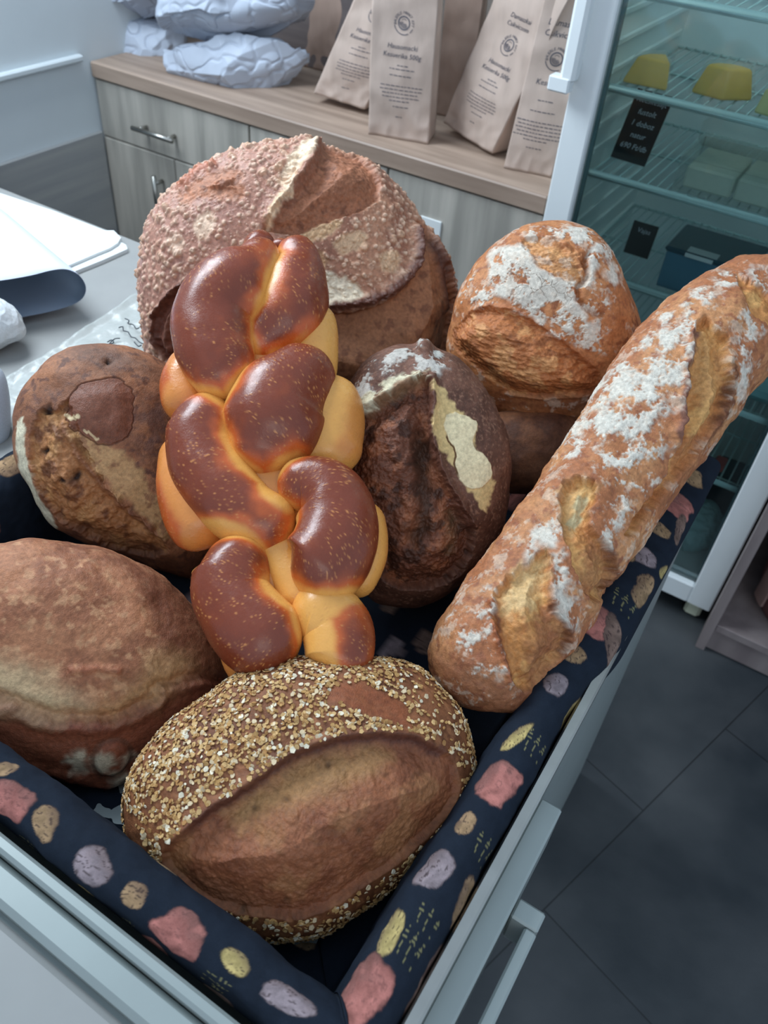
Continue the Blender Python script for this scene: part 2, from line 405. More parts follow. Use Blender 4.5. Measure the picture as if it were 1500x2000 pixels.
class Spine(Loaf):                                       # long loaf along a spine of (px, py, half width px, t)
    def __init__(s, sp, nu=620, nv=420, flat=0.92, cap=0.5):
        sp = np.asarray(sp, float); s.nu, s.nv = nu, nv
        D = smooth_pts(sp, (len(sp)-1)*24, False); 
        Cn = np.array([at_t(x, y, t) for x, y, w, t in D]); Rr = D[:, 2]/F*D[:, 3]
        L = np.r_[0, np.cumsum(np.linalg.norm(np.diff(Cn, axis=0), axis=1))]
        tt = (1-np.cos(np.arange(nu)/(nu-1)*math.pi))/2*0.35+0.65*np.arange(nu)/(nu-1)
        Ls = tt*L[-1]; Cn = np.stack([np.interp(Ls, L, Cn[:, k]) for k in range(3)], 1); Rr = np.interp(Ls, L, Rr)
        r0, r1 = Rr[0]*cap*1.6, Rr[-1]*cap*1.6
        f = np.sqrt(np.clip(1-(1-np.clip(Ls/r0, 0, 1))**2, 0, 1))*np.sqrt(np.clip(1-(1-np.clip((L[-1]-Ls)/r1, 0, 1))**2, 0, 1))
        Rr = Rr*f
        s.C = Cn[nu//2]; s.vd = unit(s.C-CO); s.N = -s.vd; s.U = unit(CM[0]-s.N*(CM[0]@s.N)); s.W = np.cross(s.N, s.U)
        tg = np.gradient(Cn, axis=0); tg /= np.linalg.norm(tg, axis=1)[:, None]
        B = np.cross(tg, np.tile(s.N, (nu, 1))); B /= np.linalg.norm(B, axis=1)[:, None]; A = np.cross(B, tg)
        T = np.arange(nv)/nv*2*math.pi
        G = Cn[:, None]+Rr[:, None, None]*(np.cos(T)[None, :, None]*B[:, None]+flat*np.sin(T)[None, :, None]*A[:, None])
        s.G = G; s.Nn = grid_normals(G); s.flip = False
        if ((s.Nn[nu//2])*(G[nu//2]-Cn[nu//2])).sum() < 0: s.Nn = -s.Nn; s.flip = True
        s.P = G.reshape(-1, 3).copy(); s.Nv = s.Nn.reshape(-1, 3); s.finish()
        s.B = np.repeat(B, nv, 0)
XR, XL, Y0, Y1, ZR = -0.040, -0.80, 0.125, 1.01, 0.82
# ------------------------------------------------------------------ counter left of the bin and what lies on it
tag(MB().box((XW+.014, .02, ZR-.060), (XL-.004, 1.02, ZR-.020), .003).build('counter', M['counter']),
    'light grey laminate counter top beside the bin under the papers', 'counter')
tag(MB().box((XW+.014, .06, 0), (XL-.03, .98, ZR-.061)).build('storage_cabinet', M['woodside']), 'closed cabinet base under the grey laminate counter', 'cabinet')
ZC = ZR-.020
def prism(name, px, z0, z1, mat, parent=None):
    P = [at_z(x, y, z1) for x, y in px]; n = len(P)
    V = [(p[0], p[1], z0) for p in P]+[(p[0], p[1], z1) for p in P]
    return make_mesh(name, np.array(V), [tuple(range(n))[::-1], tuple(range(n, 2*n))]+[(i, (i+1) % n, n+(i+1) % n, n+i) for i in range(n)], mat, parent, False)
def sheets():
    P0 = [(-240, 300), (0, 385), (100, 420), (200, 452), (246, 478), (249, 486), (200, 508), (120, 540), (40, 575), (-260, 640)]
    P1 = [(-240, 288), (0, 377), (100, 410), (205, 450), (222, 450), (236, 464), (230, 474), (215, 484), (190, 494), (120, 524), (40, 555), (-260, 610)]
    e = empty('paper_stack', at_z(60, 480, ZC)); tag(e, 'stack of bright white sheets on the counter by the wood panel', 'paper stack')
    prism('sheet_pile', P0, ZC, ZC+.007, M['paper'], e); prism('top_sheet', P1, ZC+.0075, ZC+.0125, M['paper'], e)
sheets()
def curl():
    A = at_z(-60, 640, ZC+.014); B = at_z(130, 603, ZC+.014); nrm = unit(np.cross(B-A, (0, 0, 1)))
    pts = smooth_pts([(-160, 656), (-60, 640), (0, 628), (60, 617), (120, 603), (158, 586), (168, 562), (155, 538), (130, 526), (100, 528), (60, 538), (0, 548), (-80, 556), (-180, 562)], 60, False)
    P = []
    for x, y in pts:
        d = ray(x, y); P.append(CO+d*(((A-CO)@nrm)/(d@nrm)))
    P = np.array(P); P[:, 2] = np.maximum(P[:, 2], ZC+.014)
    top = P[np.argmax(P[:, 2])]; D = at_z(0, 412, top[2])-at_z(132, 524, top[2]); D = D*1.25
    G = np.stack([P+D*k/8 for k in range(9)], 0)
    o = make_mesh('curled_booklet', G.reshape(-1, 3), grid_faces(9, len(P)), [M['paper'], M['greyback']], None, True)
    sm = o.modifiers.new('thick', 'SOLIDIFY'); sm.thickness = .0022; sm.offset = 0; sm.material_offset = 0
    m, nt, bs = nodes('booklet_paper'); g = nt.nodes.new('ShaderNodeNewGeometry'); mx = nt.nodes.new('ShaderNodeMix'); mx.data_type = 'RGBA'
    mx.inputs[6].default_value = (*lin((214, 218, 232)), 1); mx.inputs[7].default_value = (*lin((104, 118, 136)), 1)
    o.data.materials.clear(); o.modifiers.remove(sm)
    off = .0011; N = grid_normals(G, False); V2 = np.concatenate([(G+N*off).reshape(-1, 3), (G-N*off).reshape(-1, 3)])
    bpy.data.objects.remove(o)
    nf = grid_faces(9, len(P)); k = 9*len(P); n = len(P)
    rim = []
    for i in range(n-1): rim += [(i, i+1, k+i+1, k+i), (8*n+i+1, 8*n+i, k+8*n+i, k+8*n+i+1)]
    for i in range(8): rim += [(i*n, k+i*n, k+(i+1)*n, (i+1)*n), (i*n+n-1, (i+1)*n+n-1, k+(i+1)*n+n-1, k+i*n+n-1)]
    Fc = np.concatenate([nf, nf[:, ::-1]+k, np.array(rim)])
    c = np.array([at_z(60, 590, ZC+.03)])
    inner = ((G[4, 20]+N[4, 20]*.01-P[len(P)//2]-D/2)@(np.mean(P, 0)-P[len(P)//2])) > 0
    a, b = (1, 0) if ((N[0, n//2])@(P.mean(0)-P[n//2])) > 0 else (0, 1)
    mi = np.r_[np.full(len(nf), a), np.full(len(nf), b), np.zeros(len(rim), int)]
    o = make_mesh('curled_booklet', V2, Fc, [plain('booklet_cover', (206, 212, 232), .5, 0, .02), M['greyback']], None, True, midx=mi)
    tag(o, 'booklet curling under itself, pale outside and slate grey inside', 'booklet')
curl()
def tz(x, y, z): return float((at_z(x, y, z)-CO)@CM[2])
s = Loaf((0, 632), tz(0, 665, ZC+.02), [(-90, 570), (-40, 572), (0, 582), (33, 604), (46, 625), (52, 645), (48, 660), (22, 670), (0, 682), (-50, 700), (-100, 690), (-120, 630)], .035, .03, 90, 140)
s.col[:] = lin((214, 218, 220)); s.disp += -.003*np.abs(fbm(s.P, 40, 3, 2)); s.rgh[:] = .8
s.build('rolled_napkin', M['cloth'], warm=(1, 1, 1), label= 'soft white roll at the left edge below the curled booklet', cat='napkin roll')
s = Loaf((-30, 795), tz(-10, 870, ZC), [(-110, 715), (-40, 708), (0, 716), (14, 750), (20, 790), (20, 830), (16, 860), (0, 872), (-60, 890), (-120, 870), (-130, 790)], .030, .03, 90, 140)
s.col[:] = lin((178, 188, 200)); s.rgh[:] = .5
s.build('white_tub', M['cloth'], warm=(1, 1, 1), label= 'smooth pale tub at the left edge beside the cracked loaf', cat='tub')
def plastic():
    m, nt, bs = nodes('clear_plastic'); bs.inputs['Base Color'].default_value = (*lin((214, 218, 214)), 1); bs.inputs['Roughness'].default_value = .22
    bs.inputs['Alpha'].default_value = .45; bs.inputs['Specular IOR Level'].default_value = .6; bump(nt, bs, 60, .002)
    C4 = [at_z(-30, 770, ZC+.010), at_z(300, 560, ZC+.010), at_z(330, 700, ZC+.010), at_z(60, 880, ZC+.010)]
    n = 70; u, v = np.meshgrid(np.linspace(0, 1, n), np.linspace(0, 1, n), indexing='ij')
    G = ((1-u)*(1-v))[..., None]*C4[0]+(u*(1-v))[..., None]*C4[1]+(u*v)[..., None]*C4[2]+((1-u)*v)[..., None]*C4[3]
    P = G.reshape(-1, 3).copy(); P[:, 2] += .006*np.abs(fbm(P, 14, 3, 5))+.010*np.exp(-(v.ravel()/.06)**2)*np.abs(fbm(P, 8, 2, 3))
    P[:, 0] = np.minimum(P[:, 0], XL-.012)
    top = P.copy(); bot = P.copy(); bot[:, 2] = ZC+.0015
    nf = grid_faces(n, n); k = n*n
    rim = []
    for i in range(n-1): rim += [(i*n, (i+1)*n, k+(i+1)*n, k+i*n), (i*n+n-1, k+i*n+n-1, k+(i+1)*n+n-1, (i+1)*n+n-1), (i, k+i, k+i+1, i+1), ((n-1)*n+i, (n-1)*n+i+1, k+(n-1)*n+i+1, k+(n-1)*n+i)]
    e = empty('plastic_bag', C4[0]); tag(e, 'clear plastic bag with handwriting lying on the counter', 'plastic bag')
    make_mesh('film', np.concatenate([top, bot]), np.concatenate([nf, nf[:, ::-1]+k, np.array(rim)]), m, e, True)
    mb = MB()
    for pts in ([(244, 622), (252, 626), (250, 632), (260, 634), (266, 642), (272, 640)], [(232, 640), (240, 638), (241, 646), (250, 648), (256, 658), (264, 660), (272, 668), (280, 672)], [(210, 668), (218, 664), (222, 669), (214, 671), (224, 662), (234, 661)], [(262, 668), (270, 676), (276, 674)]):
        P = [at_z(x, y, ZC+.0165) for x, y in smooth_pts(pts, 16, False)]; mb.tube(P, .0009, 5)
    mb.build('handwriting', plain('ink', (30, 38, 52), .5), e, True)
plastic()

# ------------------------------------------------------------------ crumpled grey paper packages on the worktop
def package(cpx, Yp, outline, label, seed, col=(176, 184, 198)):
    t = float((at_y(*cpx, Yp)-CO)@CM[2])
    outline = [(cpx[0]+(x-cpx[0])*1.07, cpx[1]+(y-cpx[1])*1.10) for x, y in outline]
    s = Loaf(cpx, t, outline, .090, .08, 230, 340, N=unit(np.array([.30, -.80, .42])), ef=.55, eb=.7)
    rg = np.random.RandomState(seed); pick = rg.choice(len(s.P), 150, replace=False); best = np.full(len(s.P), .020)
    for k in pick:                                        # flat facets of stiff creased paper
        n = unit(s.Nv[k]+rg.normal(0, .22, 3)); c = s.P[k]+s.Nv[k]*rg.uniform(.008, .020); dn = s.Nv@n
        best = np.where(dn > .6, np.minimum(best, ((c-s.P)@n)/np.maximum(dn, .35)), best)
    s.disp += np.maximum(best, -.022)-.0035*(1-np.clip(np.abs(fbm(s.P, 24, 1, seed))/.2, 0, 1))
    s.col[:] = lin(col); s.col *= (1+.08*fbm(s.P, 12, 3, 4)[:, None]); s.rgh[:] = .55
    o = s.build('wrapped_package', M['cloth2'], warm=(1, 1, 1), label=label, cat='package', group='grey paper packages on the worktop'); return o
M['cloth2'] = attr_mat('grey_wrapping_paper', 60, .0006, .3, .03, 40)
package((262, 95), 1.74, [(186, 44), (250, 33), (325, 40), (345, 70), (344, 110), (335, 142), (285, 151), (232, 143), (197, 116), (183, 80)], 'crumpled grey package at the left end, lower of its pair', 1)
package((255, -8), 1.74, [(176, -20), (178, 15), (188, 36), (250, 43), (325, 38), (345, 10), (335, -40), (280, -65), (215, -60)], 'crumpled grey package at the left end, upper of its pair', 2)
package((455, 128), 1.705, [(328, 92), (350, 72), (420, 64), (500, 58), (553, 64), (577, 100), (581, 135), (556, 168), (500, 192), (440, 194), (385, 180), (345, 150), (330, 120)], 'plump crumpled grey package nearest the kraft bags, lower of its pair', 3)
package((457, 8), 1.705, [(320, 10), (325, 40), (345, 66), (400, 74), (445, 84), (520, 70), (578, 50), (593, 15), (585, -30), (520, -62), (430, -68), (350, -50)], 'plump crumpled grey package nearest the kraft bags, upper of its pair', 4)

# ------------------------------------------------------------------ kraft flour bags
def kraft_mat(name, col):
    m, nt, bs = nodes(name); c = lin(col)
    rp, nz, mp = ramp_noise(nt, 40, tuple(c*.9), tuple(c*1.08), 5, (1, 1, .3)); nt.links.new(rp.outputs[0], bs.inputs['Base Color']); bs.inputs['Roughness'].default_value = .55
    bump(nt, bs, 26, .0035, .5, 3, (1, 1, .6)); return m
M['kraft'] = kraft_mat('kraft_paper', (186, 166, 154)); M['kraftd'] = kraft_mat('dim_kraft_paper', (150, 128, 116))
M['print'] = plain('grey_blue_print', (74, 76, 88), .6)
M['bagcard'] = plain('kraft_bottom_flap', (168, 142, 118), .7, 0, .1)
def text_mesh(body, size, align='CENTER'):
    cu = bpy.data.curves.new('t', 'FONT'); cu.body = body; cu.size = size; cu.align_x = align; cu.resolution_u = 2; cu.shear = .15
    o = bpy.data.objects.new('t', cu); sc.collection.objects.link(o); bpy.context.view_layer.update()
    me = bpy.data.meshes.new_from_object(o.evaluated_get(bpy.context.evaluated_depsgraph_get()))
    V = np.array([tuple(v.co) for v in me.vertices]).reshape(-1, 3)[:, :2]; Fc = [tuple(p.vertices) for p in me.polygons]
    bpy.data.objects.remove(o); bpy.data.curves.remove(cu); bpy.data.meshes.remove(me)
    return V, Fc
def kraft_bag(bl, br, zl, zr, tl, h, dep, label, lines, seed, mat='kraft', wtop=1.0):
    Pl, Pr = at_z(*bl, zl), at_z(*br, zr); X = Pr-Pl; w = np.linalg.norm(X); X = X/w
    hz = unit(np.cross(X, (0, 0, 1)))                     # horizontal, away from us
    if hz[1] < 0: hz = -hz
    d = ray(*tl); T = CO+d*(((Pl-CO)@hz)/(d@hz)); U = unit(T-Pl); U = unit(U-X*(U@X)*0.0)
    Nf = unit(np.cross(X, U)); 
    if Nf[1] > 0: Nf = -Nf
    Xp = X
    def wr(a, b):
        q = np.stack([a, b, np.full(a.shape, seed*1.7)], 1)
        k = sst(.08, .0, b)
        return .0035*fbm(q, 14, 2, seed)+.006*(.3-np.abs(fbm(q, 20, 2, seed+4)))*k+.008*np.exp(-((b-.10)/.07)**2)*np.cos(a/w*3.0)
    def front(a, b, o=.0): return Pl+np.outer(a+w/2, Xp)+np.outer(b, U)+Nf*(wr(a, b)+o)[:, None]
    n, m = 60, 36
    e = empty('kraft_bag', (Pl+Pr)/2); tag(e, label, 'paper bag', 'kraft paper bags on the worktop')
    rows = []
    for i in range(n):
        b = h*i/(n-1); f = i/(n-1); dd = dep*(1-.75*f**2)
        lo = min(1, (b+.002)/.012)
        ring = []
        a = np.linspace(-w/2, w/2, m); ring.append(front(a, np.full(m, b)))
        g = np.linspace(0, 1, 14)[1:-1]
        pinch = .022*sst(0, .5, f)*np.sin(g*math.pi)
        base = Pl+U*b
        ring.append((base+X*w)[None]+np.outer(g*dd, -Nf)-np.outer(pinch, X))
        ring.append((base-Nf*dd)[None]+np.outer(np.linspace(w, 0, m), X))
        ring.append(base[None]+np.outer(g[::-1]*dd, -Nf)+np.outer(pinch, X))
        rows.append(np.concatenate(ring))
    G = np.array(rows); nr = G.shape[1]; V = G.reshape(-1, 3); Fc = [tuple(f) for f in grid_faces(n, nr, False, True)]
    Fc += [tuple(range(nr))[::-1], tuple(range((n-1)*nr, n*nr))]
    make_mesh('bag_body', V, Fc, M[mat], e, True)
    VV = []; FF = []; 
    def put(V2, F2):
        k = len(VV); VV.extend([tuple(p) for p in front(V2[:, 0], V2[:, 1], .0007)]); FF.extend([tuple(i+k for i in f) for f in F2])
    rnd = random.Random(seed)
    for kind, hb, arg in lines:
        if kind == 'text':
            V2, F2 = text_mesh(arg[0], arg[1]); V2 = V2+np.array([arg[2] if len(arg) > 2 else 0, hb]); put(V2, F2)
        elif kind == 'lines':                                  # small print too blurred to read: broken rules
            cnt, gap, wd = arg
            for r in range(cnt):
                L = wd*(rnd.uniform(.85, 1) if r < cnt-1 else .5); x = -L/2; V2 = []; F2 = []
                while x < L/2:
                    lw = rnd.uniform(.004, .010); y0 = hb-r*gap; k = len(V2)
                    V2 += [(x, y0), (x+lw, y0+rnd.uniform(-.0003, .0003)), (x+lw, y0+.0014), (x, y0+.0016)]; F2.append((k, k+1, k+2, k+3)); x += lw+.0018
                put(np.array(V2), F2)
        elif kind == 'logo':
            r = arg; V2 = []; F2 = []
            def arc(r0, r1, a0, a1, cx=0, cy=0, nn=24):
                k = len(V2)
                for i in range(nn+1):
                    a = math.radians(a0+(a1-a0)*i/nn); V2.append((cx+r0*math.cos(a), hb+cy+r0*math.sin(a))); V2.append((cx+r1*math.cos(a), hb+cy+r1*math.sin(a)))
                for i in range(nn): F2.append((k+2*i, k+2*i+1, k+2*i+3, k+2*i+2))
            arc(r*.93, r*1.0, 195, 300); arc(r*.93, r, 310, 335)
            arc(r*.50, r*.60, 0, 360, nn=40)
            for q in range(4): arc(r*(.10+.10*q), r*(.15+.10*q), 150+8*q, 350-12*q, r*.02, r*.02, 14)
            arc(r*.22, r*.26, 30, 150, 0, r*.1, 12)
            put(np.array(V2), F2)
            body = 'BAUERLE MARKT KFT'
            for i, ch in enumerate(body):
                if ch == ' ': continue
                a = math.radians(188-i*(196/(len(body)-1)))
                v, f = text_mesh(ch, r*.36); v = v-np.array([0, r*.12]); c, s_ = math.cos(a-math.pi/2), math.sin(a-math.pi/2)
                v = np.stack([v[:, 0]*c-v[:, 1]*s_, v[:, 0]*s_+v[:, 1]*c], 1)+np.array([r*.88*math.cos(a), hb+r*.88*math.sin(a)]); put(v, f)
    if VV: make_mesh('printed_label', np.array(VV), FF, M['print'], e, False)
    # folded base flap
    return e
ZB = ZT+.001
std = lambda o=0: [('logo', .222+o, .021), ('text', .176+o, ('Hausomacki', .013)), ('text', .160+o, ('Kesuerika 500g', .013)), ('lines', .145+o, (1, .006, .035)), ('lines', .138+o, (1, .006, .10)), ('lines', .126+o, (1, .006, .095)), ('lines', .106+o, (5, .0072, .088)), ('lines', .066+o, (1, .006, .055)), ('lines', .045+o, (1, .006, .03))]
kraft_bag((719, 262), (836, 281), ZB, ZB, (726, 20), .36, .075, 'upright kraft bag with full round stamp facing forward', std(), 3)
kraft_bag((613, 182), (712, 214), ZB+.020, ZB+.012, (690, 0), .34, .06, 'kraft bag tipped right behind the upright stamped bag', std(-.01), 5)
kraft_bag((864, 240), (962, 300), ZB+.018, ZB+.006, (964, 0), .36, .06, 'kraft bag tilting right between the upright bag and the fridge', [('text', .268, ('Damaszkai', .013)), ('text', .252, ('Csikvicsom', .013))]+std(-.005), 7)
kraft_bag((984, 327), (1076, 347), ZB, ZB, (1062, 0), .37, .06, 'kraft bag standing right against the fridge', [('text', .270, ('Damaszkai', .015)), ('text', .252, ('Csikvicsom', .015)), ('logo', .215, .021), ('text', .168, ('Kesuerika', .014)), ('lines', .140, (1, .006, .06)), ('lines', .120, (1, .006, .10)), ('lines', .100, (6, .007, .10)), ('lines', .050, (1, .006, .06))], 9)
kraft_bag((846, 222), (912, 236), ZB, ZB, (870, 0), .37, .05, 'plain kraft bag standing behind the upright stamped bag', [], 11, 'kraftd')
kraft_bag((590, 128), (668, 148), ZB, ZB, (596, 0), .33, .04, 'dim kraft bag in the shade at the back beside the grey packages', [], 13, 'kraftd')

# ------------------------------------------------------------------ glass door fridge
FY, FX0, FX1, FB, FT = 1.544, -.548, .056, .056, 1.86
GX0, GX1, GB, GT = -.496, .001, .112, 1.78
fr = empty('display_fridge', ((FX0+FX1)/2, FY+.27, 0)); tag(fr, 'white upright glass door fridge with wire shelves of cheese', 'fridge')
M['fin'] = plain('fridge_interior', (230, 238, 238), .45, 0, .02)
M['shelf'] = plain('coated_wire', (196, 222, 222), .4, 0, .02)
mb = MB(); yb = FY+.56
mb.box((FX0, FY+.05, FB+.01), (FX0+.04, yb, FT)); mb.box((FX1-.04, FY+.05, FB+.01), (FX1, yb, FT)); mb.box((FX0+.04, yb-.03, FB+.01), (FX1-.04, yb, FT))
mb.box((FX0+.04, FY+.05, FB+.01), (FX1-.04, yb-.03, FB+.05)); mb.box((FX0+.04, FY+.05, FT-.06), (FX1-.04, yb-.03, FT)); mb.build('cabinet', M['fin'], fr)
mb = MB(); mb2 = MB()
for k in range(34):                                        # ribs moulded on the side walls
    z = FB+.10+k*.047
    for xw, sg, q_ in ((FX0+.04, 1, mb), (FX1-.04, -1, mb2)): q_.box((xw, FY+.08, z), (xw+sg*.006, yb-.06, z+.012), .002)
mb.build('wall_ribs', M['fin'], fr); mb2.build('wall_ribs', M['fin'], fr)
mb = MB()
mb.box((FX0, FY, FB), (GX0, FY+.045, FT), .003); mb.box((GX1, FY, FB), (FX1, FY+.045, FT), .003); mb.box((GX0, FY, FB), (GX1, FY+.045, GB), .003); mb.box((GX0, FY, GT), (GX1, FY+.045, FT), .003)
door = mb.build('door', M['white'], fr)
def glass_mat():
    m = bpy.data.materials.new('tinted_glass'); m.use_nodes = True; nt = m.node_tree; nt.nodes.clear()
    out = nt.nodes.new('ShaderNodeOutputMaterial'); tr = nt.nodes.new('ShaderNodeBsdfTransparent'); gl = nt.nodes.new('ShaderNodeBsdfGlossy'); mx = nt.nodes.new('ShaderNodeMixShader'); fz = nt.nodes.new('ShaderNodeFresnel')
    tr.inputs[0].default_value = (.86, .955, .96, 1); gl.inputs['Roughness'].default_value = .03; fz.inputs[0].default_value = 1.5
    nt.links.new(fz.outputs[0], mx.inputs[0]); nt.links.new(tr.outputs[0], mx.inputs[1]); nt.links.new(gl.outputs[0], mx.inputs[2]); nt.links.new(mx.outputs[0], out.inputs[0]); return m
M['glass'] = glass_mat()
MB().box((GX0-.004, FY+.016, GB-.004), (GX1+.004, FY+.024, GT+.004)).build('glass_pane', M['glass'], door)
MB().box((GX0, FY+.0255, GB), (GX0+.006, FY+.035, GT)).box((GX1-.006, FY+.0255, GB), (GX1, FY+.035, GT)).box((GX0+.006, FY+.0255, GB), (GX1-.006, FY+.035, GB+.008)).build('gasket', plain('grey_gasket', (90, 120, 126), .6), door)
mb = MB(); mb.box((FX0-.012, FY-.034, 1.095), (FX0+.016, FY-.006, 1.70), .006); mb.box((FX0-.010, FY-.020, 1.10), (FX0+.014, FY-.001, 1.13), .003); mb.box((FX0-.010, FY-.020, 1.66), (FX0+.014, FY-.001, 1.69), .003)
mb.box((FX0-.030, FY-.036, 1.078), (FX0+.010, FY-.010, 1.104), .003); mb.build('handle', M['white'], door)
for x in (FX0+.03, FX1-.055):
    for y in (FY+.02, yb-.06): MB().box((x, y, 0), (x+.04, y+.035, FB+.009), .008).build('foot', plain('cream_plastic_foot', (206, 212, 190), .5), fr)
SH = [1.36, 1.225, 1.075, .922, .728, .54, .357]
def shelf(z, cut=None):
    mb = MB(); xa, xb, ya, yc = FX0+.047, FX1-.047, FY+.075, yb-.065
    if cut: xa = cut
    mb.tube([(xa, ya, z), (xb, ya, z)], .0045, 6); mb.tube([(xa, yc, z), (xb, yc, z)], .003, 6); mb.tube([(xa, ya, z-.002), (xa, yc, z-.002)], .003, 6); mb.tube([(xb, ya, z-.002), (xb, yc, z-.002)], .003, 6)
    mb.tube([(xa, ya+.02, z), (xb, ya+.02, z)], .002, 5); mb.tube([(xa, (ya+yc)/2, z-.004), (xb, (ya+yc)/2, z-.004)], .0025, 5)
    mb.box((xa, ya-.004, z-.005), (xb, ya-.001, z+.010), .001)
    k = int((xb-xa)/.0185)
    for i in range(1, k): x = xa+(xb-xa)*i/k; mb.tube([(x, ya, z+.003), (x, yc, z+.003)], .0016, 5)
    mb.build('wire_shelf', M['shelf'], fr, True)
for z in SH: shelf(z)
# food on the shelves
ch = plain('yellow_cheese', (240, 186, 70), .5, 0, .06, 30); chp = plain('pale_cheese', (214, 206, 150), .5, 0, .05, 30); wrap = None
def film_mat():
    m = bpy.data.materials.new('cling_film'); m.use_nodes = True; nt = m.node_tree; bs = nt.nodes['Principled BSDF']
    bs.inputs['Base Color'].default_value = (*lin((210, 222, 214)), 1); bs.inputs['Alpha'].default_value = .16; bs.inputs['Roughness'].default_value = .25; bump(nt, bs, 70, .004); return m
M['film'] = film_mat()
def wedge(cx, cy, z, r, ang, h, rot, mat, label, wrapm=True):
    e = empty('cheese_wedge', (cx, cy, z)); tag(e, label, 'cheese', 'wrapped cheeses on the upper fridge shelf')
    for sc_, nm, mt in ((1.0, 'cheese', mat),)+(((1.12, 'wrapping', M['film']),) if wrapm else ()):
        n = 14; ring = [(0, 0)]+[(r*math.cos(math.radians(-ang/2+ang*i/n)), r*math.sin(math.radians(-ang/2+ang*i/n))) for i in range(n+1)]
        c, s_ = math.cos(rot), math.sin(rot); R2 = [((x-.4*r)*sc_, y*sc_) for x, y in ring]; R2 = [(cx+x*c-y*s_, cy+x*s_+y*c) for x, y in R2]; k = len(R2)
        hh = h*sc_; V = [(x, y, z+.006-(.001 if sc_ > 1 else 0)) for x, y in R2]+[(x+(cx-x)*.3, y+(cy-y)*.3, z+.006+hh) for x, y in R2]
        o = make_mesh(nm, np.array(V), [tuple(range(k))[::-1], tuple(range(k, 2*k))]+[(i, (i+1) % k, k+(i+1) % k, k+i) for i in range(k)], mt, e, False)
        bv = o.modifiers.new('b', 'BEVEL'); bv.width = .012; bv.segments = 4; o.data.polygons.foreach_set('use_smooth', np.ones(len(o.data.polygons), bool))
p = at_z(1278, 168, 1.085); wedge(p[0], p[1], 1.075+.004, .085, 70, .045, 2.6, ch, 'wrapped yellow cheese wedge at the left of the upper shelf')
p = at_z(1408, 190, 1.085); wedge(p[0], p[1], 1.075+.004, .062, 130, .05, 1.9, ch, 'wrapped deep yellow cheese chunk in the middle of the upper shelf')
p = at_z(1500, 222, 1.085); wedge(p[0], p[1], 1.075+.004, .07, 90, .04, .6, chp, 'pale green white cheese block at the right of the upper shelf', False)
def card(q, label, body, fs, name='chalk_sign'):
    # q: 4 world corners (bl, br, tr, tl)
    q = [np.array(v, float) for v in q]; X = unit(q[1]-q[0]); U = q[3]-q[0]; H = np.linalg.norm(U); U = U/H; N = unit(np.cross(X, U)); N = -N if N[1] > 0 else N; W = np.linalg.norm(q[1]-q[0])
    e = empty(name, q[0]); tag(e, label, 'sign', 'black chalk signs in the fridge')
    V = [v for v in q]+[v-N*.003 for v in q]
    make_mesh('board', np.array(V), [(0, 1, 2, 3), (7, 6, 5, 4), (0, 4, 5, 1), (1, 5, 6, 2), (2, 6, 7, 3), (3, 7, 4, 0)], M['black'], e, False)
    VV = []; FF = []
    for i, ln in enumerate(body):
        v, f = text_mesh(ln, fs); k = len(VV); VV += [tuple(q[0]+X*(W/2+a)+U*(H-fs*1.45*(i+1)+b)+N*.0006) for a, b in v]; FF += [tuple(j+k for j in ff) for ff in f]
    make_mesh('chalk_writing', np.array(VV), FF, plain('chalk_white', (188, 190, 200), .8), e, False)
def quad_y(px, Ya, Yb): return [at_y(*px[0], Ya), at_y(*px[1], Ya), at_y(*px[2], Yb), at_y(*px[3], Yb)]
b0 = at_z(1192, 306, .930); b1 = at_z(1258, 326, .930)
card([b0, b1, b1+np.array([.012, .03, .125]), b0+np.array([.012, .03, .125])], 'tall black chalk sign leaning on the second shelf', ['Kecskesajt', 'fustolt', '1 doboz', 'natur', '690 Ft/db'], .0145)
b0 = at_z(1220, 492, .748); b0 = at_y(1222, 474, 1.75); b1 = at_y(1268, 480, 1.75)
card([(b0[0], 1.75, .735), (b0[0]+.055, 1.75, .735), (b0[0]+.055, 1.77, .80), (b0[0], 1.77, .80)], 'small black chalk sign at the back of the third shelf', ['Vajas'], .014)
M['tray'] = film_mat(); M['tray'].name = 'clear_container'
def open_box(name, c, w, d, h, th, mat, rz=0):
    mb = MB(); cs, sn = math.cos(rz), math.sin(rz); f = lambda v: np.array([c[0]+v[0]*cs-v[1]*sn, c[1]+v[0]*sn+v[1]*cs, c[2]+v[2]])
    for a, b in (((-w/2, -d/2, 0), (w/2, d/2, th)), ((-w/2, -d/2, th), (w/2, -d/2+th, h)), ((-w/2, d/2-th, th), (w/2, d/2, h)), ((-w/2, -d/2+th, th), (-w/2+th, d/2-th, h)), ((w/2-th, -d/2+th, th), (w/2, d/2-th, h))): mb.box(a, b, .001, f)
    return mb, f
p = at_z(1440, 392, .93); e = empty('cheese_box', (p[0], p[1]+.05, .928)); tag(e, 'glass box with white block cheese on the second shelf', 'cheese box')
mb, f = open_box('x', (p[0], p[1]+.05, .928), .235, .16, .060, .004, None); mb.build('box', M['tray'], e)
MB().box((-.104, -.068, .006), (-.014, .066, .046), .004, f).build('white_cheese', plain('white_cheese', (226, 232, 214), .5, 0, .05, 60, .001), e)
MB().box((-.008, -.068, .006), (.104, .066, .046), .004, f).build('white_cheese', plain('white_cheese_b', (226, 232, 214), .5, 0, .05, 60, .001), e)
MB().box((-.120, -.083, .0605), (.120, .083, .066), .002, f).box((-.112, -.02, .067), (.112, .078, .118), .01, f).build('lid', M['tray'], e)
p = at_z(1350, 575, .735); e = empty('plastic_tub', (p[0], p[1]+.05, .733)); tag(e, 'clear blue tinted tub with white label on the third shelf', 'tub')
